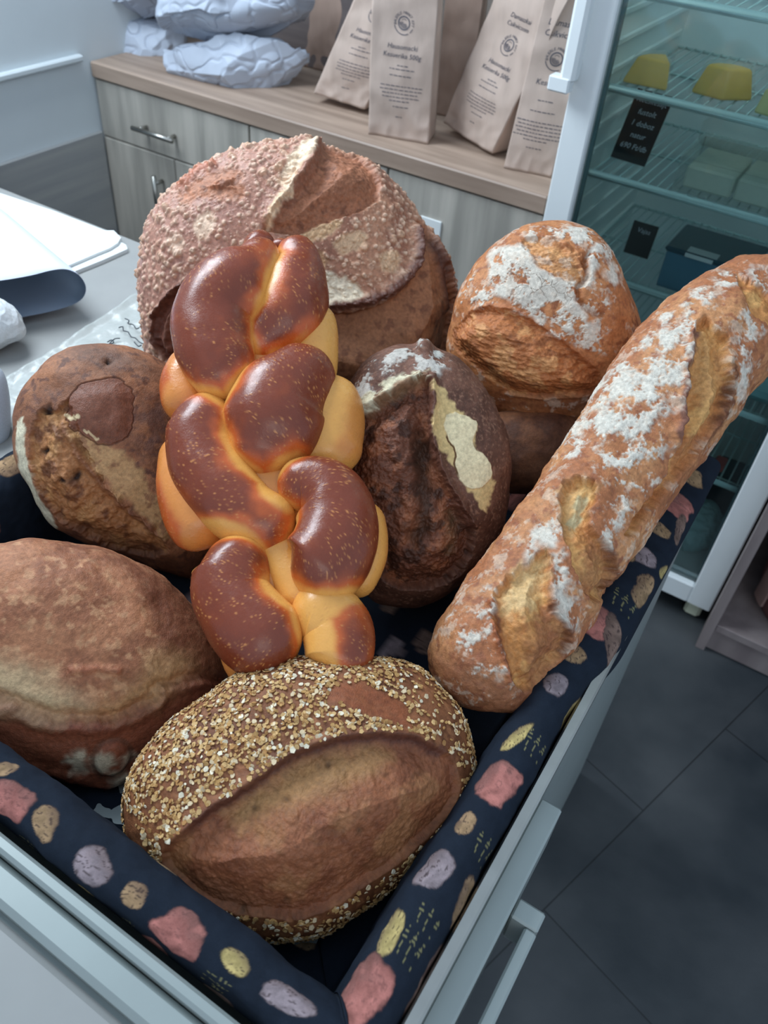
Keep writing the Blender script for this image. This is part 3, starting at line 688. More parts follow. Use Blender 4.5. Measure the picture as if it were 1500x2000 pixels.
mb, f = open_box('x', (p[0]+.01, p[1]+.06, .733), .165, .13, .075, .004, None); mb.build('tub', plain('blue_tinted_plastic', (86, 128, 150), .3, 0, .03), e)
MB().box((-.06, -.05, .006), (.06, .05, .060), .01, f).build('contents', plain('beige_food', (170, 150, 110), .6), e)
MB().box((-.087, -.07, .0755), (.087, .07, .086), .004, f).build('lid', plain('dark_lid', (40, 72, 86), .3), e)
MB().box((-.045, -.0745, .078), (.010, -.0712, .0855), .0005, f).box((-.045, -.066, .0862), (.015, -.040, .0868), 0, f).build('label', M['paper'], e)
# big pale tray on the fourth shelf and its neighbour below
p = at_y(1440, 800, 1.72); e = MB().box((-.10, 1.66, .545), (.004, 1.95, .60), .02).build('pale_tray', plain('pale_teal_tray', (150, 196, 200), .35)); tag(e, 'pale tray on the fourth shelf low in the fridge', 'tray')
tag(MB().box((-.075, 1.650, .362), (-.050, 1.70, .374), .003).build('red_packet', plain('red_foil', (178, 70, 62), .4)), 'tiny red packet on the lowest wire shelf', 'packet')
def lowbag():
    s = Loaf((1372, 1035), tz(1372, 1060, .135), [(1325, 985), (1350, 968), (1392, 978), (1412, 1000), (1415, 1030), (1398, 1062), (1360, 1078), (1320, 1070), (1305, 1030)], .05, .05, 90, 130)
    s.disp -= .008*np.abs(fbm(s.P, 30, 3, 3)); s.col[:] = lin((150, 176, 176)); s.rgh[:] = .35; s.build('wrapped_food', M['cloth2'], warm=(1, 1, 1), label= 'clear wrapped food bag at the bottom of the fridge', cat='food bag')
lowbag()
tag(MB().box((-.40, 1.66, .108), (-.11, 1.90, .26), .01).box((-.085, 1.82, .108), (.0, 1.90, .25), .01).build('dark_crate', plain('dark_plastic_crate', (34, 48, 54), .5)), 'dark plastic crate on the floor of the fridge', 'crate')

# ------------------------------------------------------------------ open wooden shelf unit at the right
SX, SY = .0605, 1.4775
u = empty('shelf_unit', (SX+.4, SY+.2, 0)); tag(u, 'greyish open wooden shelf unit right of the fridge', 'shelf unit')
MB().box((SX, SY, 0), (SX+.021, 2.02, 1.6), .001).build('side_panel', M['woodshelf'], u)
MB().box((SX+.9, SY, 0), (SX+.921, 2.02, 1.6), .001).build('side_panel', M['woodshelf'], u)
for z in (.072, .46, .85, 1.2): MB().box((SX+.0215, SY+.002, z), (SX+.8995, 2.02, z+.020), .001).build('shelf', M['woodshelf'], u)
MB().box((SX+.0215, SY+.012, .004), (SX+.8995, SY+.028, .0715)).build('kick_board', M['woodshelf'], u)
MB().box((SX+.0215, 2.005, .093), (SX+.8995, 2.02, 1.19)).build('back', plain('dark_shelf_back', (70, 66, 66), .8), u)
def pot():
    c = np.array([.232, SY+.15, .0925]); prof = [(.0, 0), (.075, 0), (.098, .03), (.112, .10), (.110, .19), (.095, .25), (.085, .27), (.094, .29), (.088, .29), (.078, .265), (.0, .26)]
    pr = smooth_pts(prof, 60, False); m = 64; T = np.arange(m)/m*2*math.pi
    G = np.stack([c[0]+pr[:, :1]*np.cos(T), c[1]+pr[:, :1]*np.sin(T), c[2]+np.tile(pr[:, 1:], (1, m))], -1)
    e = empty('clay_pot', c); tag(e, 'dark reddish clay pot on the lowest board of the shelf unit', 'pot')
    make_mesh('pot_body', G.reshape(-1, 3), grid_faces(len(pr), m, False, True)[:, ::-1], plain('dark_red_clay', (104, 62, 58), .5, 0, .1, 8), e, True)
    mb = MB()
    for a0 in (200, 250):
        a = np.radians(np.linspace(a0, a0+22, 8)); 
        V = [(c[0]+.1145*math.cos(x), c[1]+.1145*math.sin(x), c[2]+z) for x in a for z in (.04, .20)]; k = len(V)
        V2 = [(c[0]+.108*math.cos(x), c[1]+.108*math.sin(x), c[2]+z) for x in a for z in (.04, .20)]
        mb.add(V+V2, [(2*i, 2*i+1, 2*i+3, 2*i+2) for i in range(7)]+[(k+2*i, k+2*i+2, k+2*i+3, k+2*i+1) for i in range(7)]+[(2*i, 2*i+2, k+2*i+2, k+2*i) for i in range(7)]+[(2*i+1, k+2*i+1, k+2*i+3, 2*i+3) for i in range(7)]+[(0, k, k+1, 1), (14, 15, k+15, k+14)])
    mb.build('light_band', plain('pale_clay', (150, 120, 112), .5), e)
pot()

l = bpy.data.lights.new('fridge_fill', 'AREA'); l.shape = 'RECTANGLE'; l.size = .40; l.size_y = .05; l.energy = 1.1; l.color = (.85, 1.0, 1.0)  # added fill light that brightens the otherwise unlit fridge interior
lo = bpy.data.objects.new('fridge_fill', l); sc.collection.objects.link(lo); lo.location = ((FX0+FX1)/2, FY+.10, FT-.075); lo.rotation_euler = (math.radians(12), 0, 0)
# ------------------------------------------------------------------ display bin and its printed liner
bin_ = empty('display_bin', ((XR+XL)/2, (Y0+Y1)/2, 0)); tag(bin_, 'grey painted metal bin with side handle holding the loaves', 'display bin')
mb = MB()
mb.box((XR-.010, Y0, 0), (XR, Y1, ZR-.012)); mb.box((XL, Y0, 0), (XL+.010, Y1, ZR-.012)); mb.box((XL+.010, Y1-.010, 0), (XR-.010, Y1, ZR-.012))
mb.box((XL, Y0-.050, 0), (XR, Y0, ZR-.03), .004); mb.box((XL+.010, Y0, .60), (XR-.010, Y1-.010, .615))
mb.build('body', M['greymetal'], bin_)
mb = MB().box((XR-.010, Y0-.048, ZR-.012), (XR+.002, Y1, ZR), .002); mb.build('rim', M['metal'], bin_)
mb = MB()
mb.box((XL, Y0-.008, ZR-.030), (XR-.012, Y0+.004, ZR-.004), .003)
mb.box((XL, Y0-.036, ZR-.030), (XR-.012, Y0-.009, ZR-.012), .005)
mb.build('front_lip', M['greymetal'], bin_)
mb = MB().box((XL, Y0-.14, ZR-.2), (XR-.012, Y0-.0400, ZR-.020), .006); mb.box((XL, Y0-.14, 0), (XR-.012, Y0-.051, ZR-.21)); mb.build('front_panel', M['counter'], bin_)
mb = MB().box((XR+.0005, .10, ZR-.095), (XR+.022, .43, ZR-.024), .002)
mb.build('side_ledge', M['greymetal'], bin_)
mb = MB()
mb.box((XR+.0225, .324, ZR-.085), (XR+.0480, .343, ZR-.040), .002); mb.box((XR+.0370, .10, ZR-.085), (XR+.0482, .3235, ZR-.040), .002); mb.box((XR+.0225, .09, ZR-.085), (XR+.0480, .0995, ZR-.040), .002)
mb.build('handle', M['greymetal'], bin_)

def liner():
    # profile (inward offset from rim, z): rolled over the rim, down the inside, across the bottom
    prof = [(.013, ZR-.022), (.0125, ZR-.010), (.0135, ZR+.001), (.019, ZR+.008), (.032, ZR+.012), (.046, ZR+.009), (.058, ZR-.004), (.066, ZR-.030), (.074, ZR-.075), (.080, ZR-.110), (.10, ZR-.118), (.20, ZR-.120), (.3775, ZR-.121)]
    pr = smooth_pts(prof, 140, False); L = np.r_[0, np.cumsum(np.linalg.norm(np.diff(pr, axis=0), axis=1))]
    npf = 240; l = np.r_[np.linspace(0, .22, npf-30), np.linspace(.22, L[-1], 31)[1:]]; pr = np.stack([np.interp(l, L, pr[:, 0]), np.interp(l, L, pr[:, 1])], 1)
    def pathpt(u):                                       # unrolled rectangle path: front, right, back, left
        W, H = XR-XL, Y1-Y0; return W, H
    W, H = XR-XL, Y1-Y0; tot = 2*(W+H); nP = 2200; u = np.arange(nP)/nP*tot
    rad = .03
    P0 = np.zeros((nP, 2)); Nn = np.zeros((nP, 2))
    segs = [((XL, Y0), (1, 0), (0, 1), W), ((XR, Y0), (0, 1), (-1, 0), H), ((XR, Y1), (-1, 0), (0, -1), W), ((XL, Y1), (0, -1), (1, 0), H)]
    k = 0
    for c, d, n, Ls in segs:
        m = (u >= k) & (u < k+Ls+1e-9); uu = u[m]-k
        P0[m] = np.array(c)+uu[:, None]*np.array(d); Nn[m] = np.array(n)
        # corner mitre: limit inward offset using distance to the corners
        k += Ls
    cx, cy = (XL+XR)/2, (Y0+Y1)/2
    G = np.zeros((nP, npf, 3))
    off = pr[:, 0]
    base = P0[:, None, :]+Nn[:, None, :]*off[None, :, None]
    # clamp along-path coordinate so that corners mitre
    lo = np.array([XL, Y0])[None, None]+off[None, :, None]; hi = np.array([XR, Y1])[None, None]-off[None, :, None]
    G[..., :2] = np.clip(base, lo, hi); G[..., 2] = pr[None, :, 1]
    # overhang outside the rim towards the far end of the right side
    right = (np.abs(Nn[:, 0]+1) < .01)
    ov = sst(.50, .66, P0[:, 1])*right
    outm = sst(.05, 0.0, l)
    G[..., 0] += (ov[:, None]*sst(.05, 0.01, l)[None])*.018
    G[..., 2] -= (ov[:, None]*sst(.014, 0.0, l)[None])*.030+(ov[:, None]*-.006)
    front = (np.abs(Nn[:, 1]-1) < .01)
    G[..., 2] -= front[:, None]*.004
    Pf = G.reshape(-1, 3)
    nz = fbm(Pf, 9, 3, 3)*.004+fbm(Pf, 30, 3, 8)*.0016
    Gn = grid_normals(G)
    amp = (sst(0.0, .02, l)[None]*np.ones((nP, 1))).ravel()
    Pf = Pf+Gn.reshape(-1, 3)*(nz*amp)[:, None]*-1.0
    G = Pf.reshape(nP, npf, 3)
    # ---- print, laid out on the cloth itself (s along the rim, l across)
    S, LL = np.meshgrid(u, l, indexing='ij'); SL = np.stack([S.ravel(), LL.ravel()], 1)
    P3 = np.stack([SL[:, 0], SL[:, 1], np.zeros(len(SL))], 1)
    navy = lin((26, 34, 46)); col = np.tile(navy, (len(SL), 1))*(1+.12*fbm(P3, 60, 3, 2)[:, None])
    pix = proj(Pf)
    vis = ((Gn.reshape(-1, 3)*(Pf-CO)).sum(1)); sgn = 1 if np.median(vis[(np.abs(LL.ravel()-.06) < .01)]) < 0 else -1
    okm = (vis*sgn < 0) & (LL.ravel() < .17)
    sub = np.where(okm)[0][::5]; qs = pix[sub]
    def loc(x, y): 
        i = sub[np.argmin(((qs-(x, y))**2).sum(1))]; return SL[i], Pf[i]
    mot = [(1324, 986, 20, 24, 'coral'), (1285, 1035, 15, 15, 'tan'), (1253, 1083, 20, 20, 'grey'), (1327, 1038, 8, 30, 'brown'), (1168, 1217, 26, 30, 'coral'), (1256, 1155, 13, 34, 'tan'),
           (1295, 1116, 8, 15, 'yellow'), (1200, 1246, 15, 40, 'brown'), (1120, 1278, 18, 18, 'tan'), (1162, 1334, 11, 20, 'yellow'), (1347, 924, 18, 20, 'tan'), (1007, 1437, 11, 34, 'yellow'), (970, 1525, 34, 36, 'coral'),
           (980, 1638, 15, 42, 'coral'), (908, 1607, 18, 20, 'tan'), (849, 1700, 30, 34, 'grey'), (904, 1767, 22, 42, 'tan'), (765, 1822, 20, 40, 'yellow'), (703, 1935, 48, 52, 'coral'), (827, 1913, 22, 60, 'brown'),
           (1085, 1338, 26, 18, 'grey'), (1107, 1396, 14, 32, 'yellow'), (1120, 1405, 10, 25, 'coral'), (1030, 1555, 9, 30, 'brown'), (1225, 1085, 12, 12, 'tan'),
           (19, 1562, 34, 40, 'coral'), (89, 1604, 34, 20, 'tan'), (182, 1688, 28, 34, 'grey'), (261, 1749, 22, 20, 'tan'), (159, 1753, 22, 10, 'yellow'), (350, 1828, 40, 42, 'coral'), (289, 1865, 28, 24, 'coral'),
           (462, 1875, 32, 15, 'yellow'), (565, 1950, 22, 45, 'grey'), (401, 1972, 40, 14, 'brown'), (20, 905, 22, 30, 'tan'), (8, 1500, 20, 15, 'tan'), (330, 1690, 20, 20, 'tan')]
    wheat = [(1218, 1171, 22), (1047, 1459, 26), (805, 1851, 30), (51, 1651, 22), (420, 1921, 28), (243, 1819, 16), (948, 1660, 22), (838, 1796, 20), (1290, 1150, 14)]
    pal = dict(coral=(166, 106, 98), tan=(150, 122, 92), grey=(142, 128, 132), brown=(120, 98, 88), yellow=(178, 158, 104))
    rnd = random.Random(4); items = []
    for x, y, a, b, k in mot:
        c, p = loc(x, y); t = np.dot(p-CO, CM[2]); items.append((c, a/F*t*1.05, b/F*t*1.25, k, x, y))
    # the print repeats elsewhere on the cloth
    for i in range(230):
        c = np.array([rnd.uniform(0, tot), rnd.uniform(0.01, l[-1])])
        if all(np.hypot(*(c-q[0])) > .036 for q in items):
            j = int(c[0]/tot*nP) % nP; i2 = int(c[1]/l[-1]*(npf-1)); pq = proj(G[j, i2])
            if 0 < pq[0] < 1500 and 850 < pq[1] < 2000 and c[1] < .11: continue
            items.append((c, rnd.uniform(.008, .018), rnd.uniform(.010, .022), rnd.choice(list(pal)), None, None))
    nzA = fbm(P3, 55, 3, 21); nzB = fbm(P3, 420, 2, 33); nzC = fbm(P3, 130, 2, 44)
    for n, (c, a, b, k, x, y) in enumerate(items):
        m = np.where((np.abs(SL[:, 0]-c[0]) < max(a, b)*1.7) & (np.abs(SL[:, 1]-c[1]) < max(a, b)*1.7))[0]
        if not len(m): continue
        q = SL[m]-c; an = rnd.uniform(-.35, .35)
        if x is None: an = rnd.uniform(0, 3.14)
        e1 = np.array([math.cos(an), math.sin(an)]); e2 = np.array([-e1[1], e1[0]])
        # long axis along the rim (s) for the right-hand strip
        uu = q@e1/max(a, b); vv = q@e2/min(a, b)
        ex = 3.4 if k == 'coral' else 2.3; d = (np.abs(uu)**ex+np.abs(vv)**ex)**(1/ex)*.94+nzA[m]*.20
        ins = sst(1.0, .93, d); base = lin(pal[k]); c2 = np.tile(base, (len(m), 1))*(1+.45*nzC[m])[:, None]
        hatch = np.sin((vv*(4.5 if k != 'coral' else 2.6)+nzC[m]*1.6+nzA[m]*2.5+uu*uu*.9)*2.4); ink = sst(.72, .95, hatch)*sst(-.12, .12, nzC[m]+.10)*(.5 if k == 'coral' else 1.0)
        ink = np.maximum(ink*.8, sst(.84, .98, d)*.75); shd = sst(-.2, .9, vv+uu*.3+nzC[m]*.6); c2 = mixc(c2, np.tile(lin((84, 66, 62)), (len(m), 1)), shd*.55)
        c2 = mixc(c2, np.tile(lin((52, 40, 42)), (len(m), 1)), ink)
        hl = sst(.15, .6, fbm(P3[m], 60, 2, 60+n))*.45; c2 = mixc(c2, np.tile(np.minimum(base*1.5, 1), (len(m), 1)), hl*(1-ink))
        col[m] = mixc(col[m], c2, ins)
    for x, y, sz in wheat:
        c, p = loc(x, y); t = np.dot(p-CO, CM[2]); h = sz/F*t*1.15
        for ear in (-1, 0, 1):
            cc = c+np.array([ear*.002, ear*.008]); m = np.where((np.abs(SL[:, 0]-cc[0]) < h*1.3) & (np.abs(SL[:, 1]-cc[1]) < h*.6))[0]
            if not len(m): continue
            q = SL[m]-cc; uu = q[:, 0]/h; vv = q[:, 1]/.0030-ear*.3*uu
            g = (np.abs(vv) < .8*(1-np.clip(uu, 0, 1))) & (uu > -.1) & (uu < 1) & (np.sin(q[:, 0]*2600-np.abs(vv)*2.2) > .1)
            st = (np.abs(vv+.4*uu*uu) < .13) & (uu > -1) & (uu < 0)
            w = (g | st).astype(float)*.6; col[m] = mixc(col[m], np.tile(lin((150, 144, 98)), (len(m), 1)), w)
    o = make_mesh('fabric_liner', G.reshape(-1, 3), grid_faces(nP, npf, True, False), M['cloth'], None, True, {'col': np.clip(col, 0, 1), 'rgh': np.full(len(SL), .85)})
    tag(o, 'navy cotton liner printed with loaves and wheat ears inside the bin', 'fabric liner')
    return o
liner()
mb = MB().box((XL+.06, Y0+.06, ZR-.145), (XR-.06, Y1-.06, ZR-.123), .002)
mb.build('base_board', M['greymetal'], bin_)

# ------------------------------------------------------------------ breads
def C(*c): return lin(c)*(np.array((1.0, .94, .80)) if min(c) < 140 else np.array((1.0, .98, .94)))
def crust_base(s, a, b, freq=22, seed=1, c=None, f2=90):
    n = fbm(s.P, freq, 5, seed); col = mixc(np.tile(a, (len(s.P), 1)), np.tile(b, (len(s.P), 1)), sst(-.45, .45, n))
    if c is not None: col = mixc(col, np.tile(c, (len(s.P), 1)), sst(.1, .7, fbm(s.P, f2, 4, seed+9)))
    s.col = col; s.disp += .0035*fbm(s.P, 14, 3, seed+3)+.0004*fbm(s.P, 80, 4, seed+4)
def paint(s, c, m): s.col = mixc(s.col, np.tile(np.asarray(c, float), (len(s.P), 1)), np.clip(m, 0, 1)*s.front)
def opening(s, pts, depth=.006, bulge=.006, edge=.0025, far=.03, warp=.0025, wf=70, seed=3, smooth=True):
    w = s.warp(warp, wf, seed); sd = s.poly(pts, warp=w, smooth=smooth)
    m = sst(edge*.4, -edge*.6, sd)
    s.disp += s.front*(-depth*m+(depth+bulge)*sst(-edge, -far, sd)*m)
    return sd, m
def ridge(s, pts, h=.005, w=.005, warp=.0015, seed=7, taper=.12):
    d, sg, fr = s.line(pts, s.warp(warp, 90, seed)); tp = sst(0, taper, fr)*sst(1, 1-taper, fr)
    g = np.exp(-(d/w)**2)*tp*s.front; s.disp += h*g; return g
def crackle(s, freq, seed, w=.04):
    d1, d2, _ = worley(s.P+.0025*np.stack([fbm(s.P, 90, 2, seed), fbm(s.P, 90, 2, seed+1), fbm(s.P, 90, 2, seed+2)], 1), freq, seed); return sst(w, 0, d2-d1)
def flour(s, m, col=(226, 222, 212), dens=.5, seed=31, thick=.0006):
    n = fbm(s.P, 45, 5, seed)+.35*fbm(s.P, 260, 3, seed+3); k = np.clip(m, 0, 1)*sst(.15-dens, .55-dens, n)*s.front
    paint(s, lin(col), k*.94); s.rgh = s.rgh*(1-k)+.95*k; s.disp += thick*k; return k
def blisters(s, m, freq, h, seed, top=None, amt=.7, r0=.42, r1=.12):
    Q = s.P+.22/freq*np.stack([fbm(s.P, freq*.6, 2, 71), fbm(s.P, freq*.6, 2, 72), fbm(s.P, freq*.6, 2, 73)], 1); d1, d2, cid = worley(Q, freq, seed); b = sst(r0, r1, d1)*m*(.35+.65*cid); s.disp += h*b
    if top is not None: paint(s, top, b*amt)
    return b

# ---- giant seeded loaf
s = Loaf((582, 560), 1.20, [(600, 267), (640, 286), (700, 303), (745, 330), (792, 380), (820, 422), (862, 475), (886, 530), (896, 575), (888, 640), (872, 700), (840, 770), (780, 815), (700, 838), (600, 850), (500, 842), (420, 815), (350, 770), (305, 725), (283, 690), (273, 640), (271, 560), (272, 500), (278, 450), (300, 405), (345, 355), (400, 316), (470, 288), (545, 273)], .105, .10, 560, 900, ef=.75)
crust_base(s, C(158, 108, 90), C(186, 136, 114), 16, 11)
P_S1 = [(618, 288), (655, 287), (705, 306), (738, 345), (738, 390), (705, 412), (640, 432), (585, 458), (530, 455), (512, 452), (540, 405), (585, 350), (608, 318)]
P_S2 = [(618, 600), (660, 612), (720, 602), (775, 575), (812, 530), (822, 480), (812, 432), (845, 462), (880, 540), (900, 600), (880, 680), (840, 760), (740, 800), (620, 780), (560, 700), (600, 640)]
P_S3 = [(350, 385), (395, 345), (450, 328), (478, 350), (478, 385), (440, 392), (400, 385), (360, 400)]
P_S4 = [(410, 540), (372, 552), (335, 580), (306, 625), (300, 665), (320, 705), (352, 715), (370, 660), (380, 590), (415, 560)]
sd1, m1 = opening(s, P_S1, .008, .010, .005, .05, .002, 60, 3)
sd2, m2 = opening(s, P_S2, .014, .012, .004, .07, .002, 60, 4)
sd3, m3 = opening(s, P_S3, .002, .004, .012, .02, .006, 80, 5)
sd4, m4 = opening(s, P_S4, .008, .004, .003, .02, .002, 80, 6)
bl = np.clip(1-m1-m2-m4-m3*.7, 0, 1)*s.front
big = sst(-.15, .35, fbm(s.P, 14, 3, 77))
light = C(226, 194, 170); s.rgh = s.rgh-.18*bl
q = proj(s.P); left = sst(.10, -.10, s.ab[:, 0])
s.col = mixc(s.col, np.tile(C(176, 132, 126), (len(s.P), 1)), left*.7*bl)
blisters(s, bl, 110, .0034, 41, light, .8, .55, .2)
blisters(s, bl*big, 62, .0048, 42, C(214, 176, 146), .7, .5, .25)
blisters(s, bl, 190, .0014, 43, light, .4)
for sd, m, cc in ((sd1, m1, C(158, 104, 80)), (sd2, m2, C(158, 108, 80)), (sd3, m3, C(176, 120, 96)), (sd4, m4, C(120, 70, 58))):
    paint(s, cc, m); paint(s, cc*1.25, m*sst(0, .5, fbm(s.P, 30, 4, 88))*.6); paint(s, C(104, 60, 44), m*sst(.1, .6, fbm(s.P, 60, 4, 99))*.6)
s.disp += m1*.0012*fbm(s.P*np.array([1, 1, 1]), 150, 3, 14)
g = ridge(s, [(622, 272), (612, 318), (585, 352), (545, 402), (520, 448)], .014, .009); paint(s, C(140, 92, 78), g*.6)
g = ridge(s, [(808, 425), (820, 475), (806, 528), (765, 566), (700, 592), (622, 596)], .013, .008); paint(s, C(98, 60, 50), np.clip(g*1.3, 0, 1))
g = ridge(s, [(410, 538), (365, 552), (325, 590), (304, 640), (306, 690)], .010, .005); paint(s, C(100, 60, 50), g)
g = ridge(s, [(372, 560), (340, 610), (330, 660), (338, 700)], .007, .004); paint(s, C(112, 70, 58), g)
g = ridge(s, [(836, 455), (862, 500), (880, 560), (885, 620)], .008, .006); paint(s, C(90, 56, 46), g)
g = ridge(s, [(345, 372), (390, 335), (430, 318)], .006, .005); paint(s, C(190, 110, 78), g*.7)
wv = s.warp(.003, 60, 9)
for pts, cc in (([(607, 545), (638, 529), (690, 553), (706, 577), (650, 589), (614, 588)], (240, 224, 200)), ([(560, 318), (592, 280), (610, 275), (611, 300), (585, 330), (556, 345)], (234, 208, 180)),
                ([(520, 440), (536, 395), (562, 365), (575, 368), (548, 405), (526, 448)], (228, 196, 164)), ([(585, 462), (640, 434), (668, 436), (640, 458), (600, 478)], (206, 170, 138)),
                ([(400, 520), (430, 495), (452, 500), (440, 532), (410, 545)], (214, 184, 150)), ([(585, 500), (620, 490), (640, 515), (600, 545)], (196, 156, 126)), ([(380, 430), (415, 415), (420, 440), (390, 470)], (226, 194, 170)), ([(545, 350), (575, 330), (580, 350), (560, 372)], (228, 196, 168)), ([(330, 470), (350, 455), (362, 475), (345, 495)], (222, 188, 166)), ([(650, 470), (700, 450), (715, 470), (670, 495)], (214, 176, 142)), ([(745, 500), (775, 490), (780, 520), (750, 530)], (214, 176, 142)), ([(600, 555), (640, 540), (650, 560), (610, 575)], (240, 224, 200))):
    sd = s.poly(pts, warp=wv); k = sst(.004, -.003, sd); paint(s, C(*cc), k); s.disp += -.0015*k
s.build('seeded_loaf', M['crust'], None, 'giant round loaf with seed covered blistered crust behind the braid', 'bread')

# ---- dark loaf lying underneath, behind the rye loaf
s = Loaf((1010, 872), 1.13, [(1000, 800), (1100, 800), (1145, 840), (1120, 900), (1060, 960), (990, 960), (930, 920), (900, 860), (930, 815)], .05, .06, 160, 220)
crust_base(s, C(92, 58, 44), C(124, 82, 60), 26, 61)
s.build('brown_loaf', M['crust'], None, 'dark brown loaf mostly hidden beneath the floury white loaf', 'bread')

# ---- floury white loaf
s = Loaf((1062, 630), 1.12, [(1060, 432), (1120, 436), (1168, 460), (1200, 500), (1226, 560), (1248, 615), (1256, 660), (1246, 715), (1205, 775), (1155, 815), (1090, 832), (1010, 824), (960, 795), (905, 745), (878, 700), (876, 650), (888, 590), (904, 550), (930, 510), (966, 472), (1010, 444)], .085, .08, 480, 740, ef=.78)
crust_base(s, C(176, 112, 72), C(200, 138, 96), 20, 21, C(156, 96, 66))
P_A = [(1020, 468), (1070, 462), (1120, 485), (1148, 530), (1150, 548), (1132, 565), (1095, 545), (1050, 515)]
P_B = [(905, 625), (925, 606), (960, 600), (1000, 608), (1042, 628), (1090, 662), (1140, 700), (1178, 735), (1160, 765), (1090, 775), (1030, 776), (990, 765), (930, 720), (888, 680), (885, 645)]
sdA, mA = opening(s, P_A, .005, .003, .004, .03, .003, 60, 3)
sdB, mB_ = opening(s, P_B, .0015, .020, .004, .030, .002, 60, 4)
paint(s, C(204, 148, 102), mA); paint(s, C(178, 112, 70), mB_); paint(s, C(214, 160, 112), (mA+mB_)*sst(.0, .5, fbm(s.P, 50, 4, 18))*.7)
paint(s, C(128, 74, 44), (mA+mB_)*sst(.1, .6, fbm(s.P*np.array([1, 1, 3]), 40, 4, 19))*.6)
s.disp += (mA+mB_)*(.0018*fbm(s.P*np.array([1, 1, 2.5]), 90, 4, 25))
g = ridge(s, [(908, 618), (940, 602), (990, 603), (1045, 628), (1100, 668), (1150, 705), (1180, 738)], .0035, .004); paint(s, C(150, 84, 50), g*.5)
g = ridge(s, [(1050, 462), (1100, 478), (1135, 515), (1145, 545)], .006, .004); paint(s, C(190, 120, 84), g*.4)
g = ridge(s, [(1162, 482), (1143, 505), (1146, 540), (1130, 562), (1132, 590), (1160, 612), (1188, 612)], -.006, .0035); paint(s, C(140, 84, 50), g*.8)
g = ridge(s, [(975, 768), (1040, 776), (1100, 774), (1160, 768)], .003, .003); paint(s, C(210, 160, 126), g*.4)
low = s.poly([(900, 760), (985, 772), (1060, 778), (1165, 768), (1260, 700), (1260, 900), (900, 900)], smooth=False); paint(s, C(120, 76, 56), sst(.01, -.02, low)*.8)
w = s.warp(.006, 45, 8)
for pts, de in (([(955, 508), (975, 482), (1000, 484), (1030, 478), (1040, 510), (1062, 532), (1100, 545), (1128, 555), (1125, 580), (1140, 620), (1150, 650), (1110, 640), (1050, 615), (990, 590), (962, 565)], .62),
                ([(1000, 590), (1070, 600), (1120, 620), (1160, 650), (1185, 690), (1150, 690), (1110, 668), (1050, 635)], .28),
                ([(1148, 500), (1168, 482), (1176, 500), (1166, 545), (1185, 585), (1186, 612), (1160, 612), (1134, 590), (1140, 560), (1152, 535)], .5),
                ([(1115, 640), (1155, 640), (1175, 665), (1172, 675), (1140, 670)], .5), ([(1188, 515), (1206, 540), (1200, 560), (1186, 540)], .4), ([(1160, 630), (1190, 625), (1190, 642), (1165, 645)], .3),
                ([(960, 600), (900, 590), (920, 540), (955, 530)], .02), ([(1000, 455), (1100, 440), (1180, 470), (1210, 530), (1150, 480)], -.02)):
    k = flour(s, sst(.006, -.004, s.poly(pts, warp=w)), (216, 208, 194), de, 31, .0010)
flour(s, np.ones(len(s.P))*.5*(1-mB_), (220, 200, 180), -.12, 37)
ck = crackle(s, 70, 5, .03)*sst(.0, -.01, s.poly([(975, 490), (1120, 560), (1140, 600), (1000, 580)], smooth=False)); paint(s, C(120, 100, 90), ck*.7); s.disp -= .0012*ck
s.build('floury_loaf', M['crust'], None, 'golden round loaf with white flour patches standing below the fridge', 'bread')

# ---- dark rye loaf in the centre
s = Loaf((840, 925), 1.0, [(822, 668), (835, 662), (862, 680), (905, 704), (948, 755), (982, 815), (997, 880), (997, 950), (984, 1030), (955, 1085), (905, 1145), (850, 1180), (780, 1187), (720, 1168), (676, 1100), (640, 1000), (628, 900), (640, 825), (668, 765), (712, 706), (765, 678), (800, 671)], .075, .07, 480, 740, ef=.78)
crust_base(s, C(92, 60, 50), C(116, 78, 66), 26, 71, C(134, 98, 84), 240)
P_O = [(836, 738), (842, 790), (842, 850), (862, 915), (888, 965), (918, 1020), (925, 1060), (905, 1110), (840, 1150), (760, 1140), (700, 1050), (670, 930), (690, 830), (730, 790), (785, 758)]
sdO, mO = opening(s, P_O, .012, .010, .004, .045, .003, 60, 3)
paint(s, C(112, 68, 52), mO); paint(s, C(150, 94, 68), mO*sst(.05, .5, fbm(s.P, 38, 4, 18))*.8); paint(s, C(66, 40, 32), mO*sst(.05, .5, fbm(s.P, 48, 4, 29))*.8)
s.disp += mO*(.0035*fbm(s.P, 60, 4, 25)+.0016*fbm(s.P, 200, 3, 26))
g = ridge(s, [(822, 830), (822, 900), (828, 960), (826, 1020), (812, 1048), (785, 1052)], -.011, .009, .004); paint(s, C(70, 48, 38), g*.8)
g = ridge(s, [(800, 960), (802, 1010), (796, 1040)], .004, .008, .004); paint(s, C(156, 98, 70), g*.4)
g = ridge(s, [(880, 990), (885, 1050), (870, 1090)], -.004, .008, .004); paint(s, C(120, 100, 76), g*.4)
g = ridge(s, [(840, 726), (846, 790), (844, 850), (866, 925), (895, 980), (925, 1040)], .012, .006, .001, 7, .05); paint(s, C(96, 60, 50), g*.7)
g = ridge(s, [(838, 730), (790, 752), (740, 782), (700, 815)], .010, .006, .001); paint(s, C(170, 140, 110), g*.5)
w = s.warp(.004, 60, 8)
sd = s.poly([(846, 750), (862, 752), (880, 775), (892, 800), (902, 802), (912, 815), (932, 828), (930, 850), (925, 875), (950, 895), (957, 915), (955, 930), (964, 940), (956, 975), (945, 1000), (925, 975), (908, 945), (892, 925), (880, 900), (862, 880), (848, 850), (842, 820), (850, 790)], warp=w, smooth=False)
k = sst(.002, -.002, sd); paint(s, lin((216, 184, 128)), k); s.rgh += .25*k
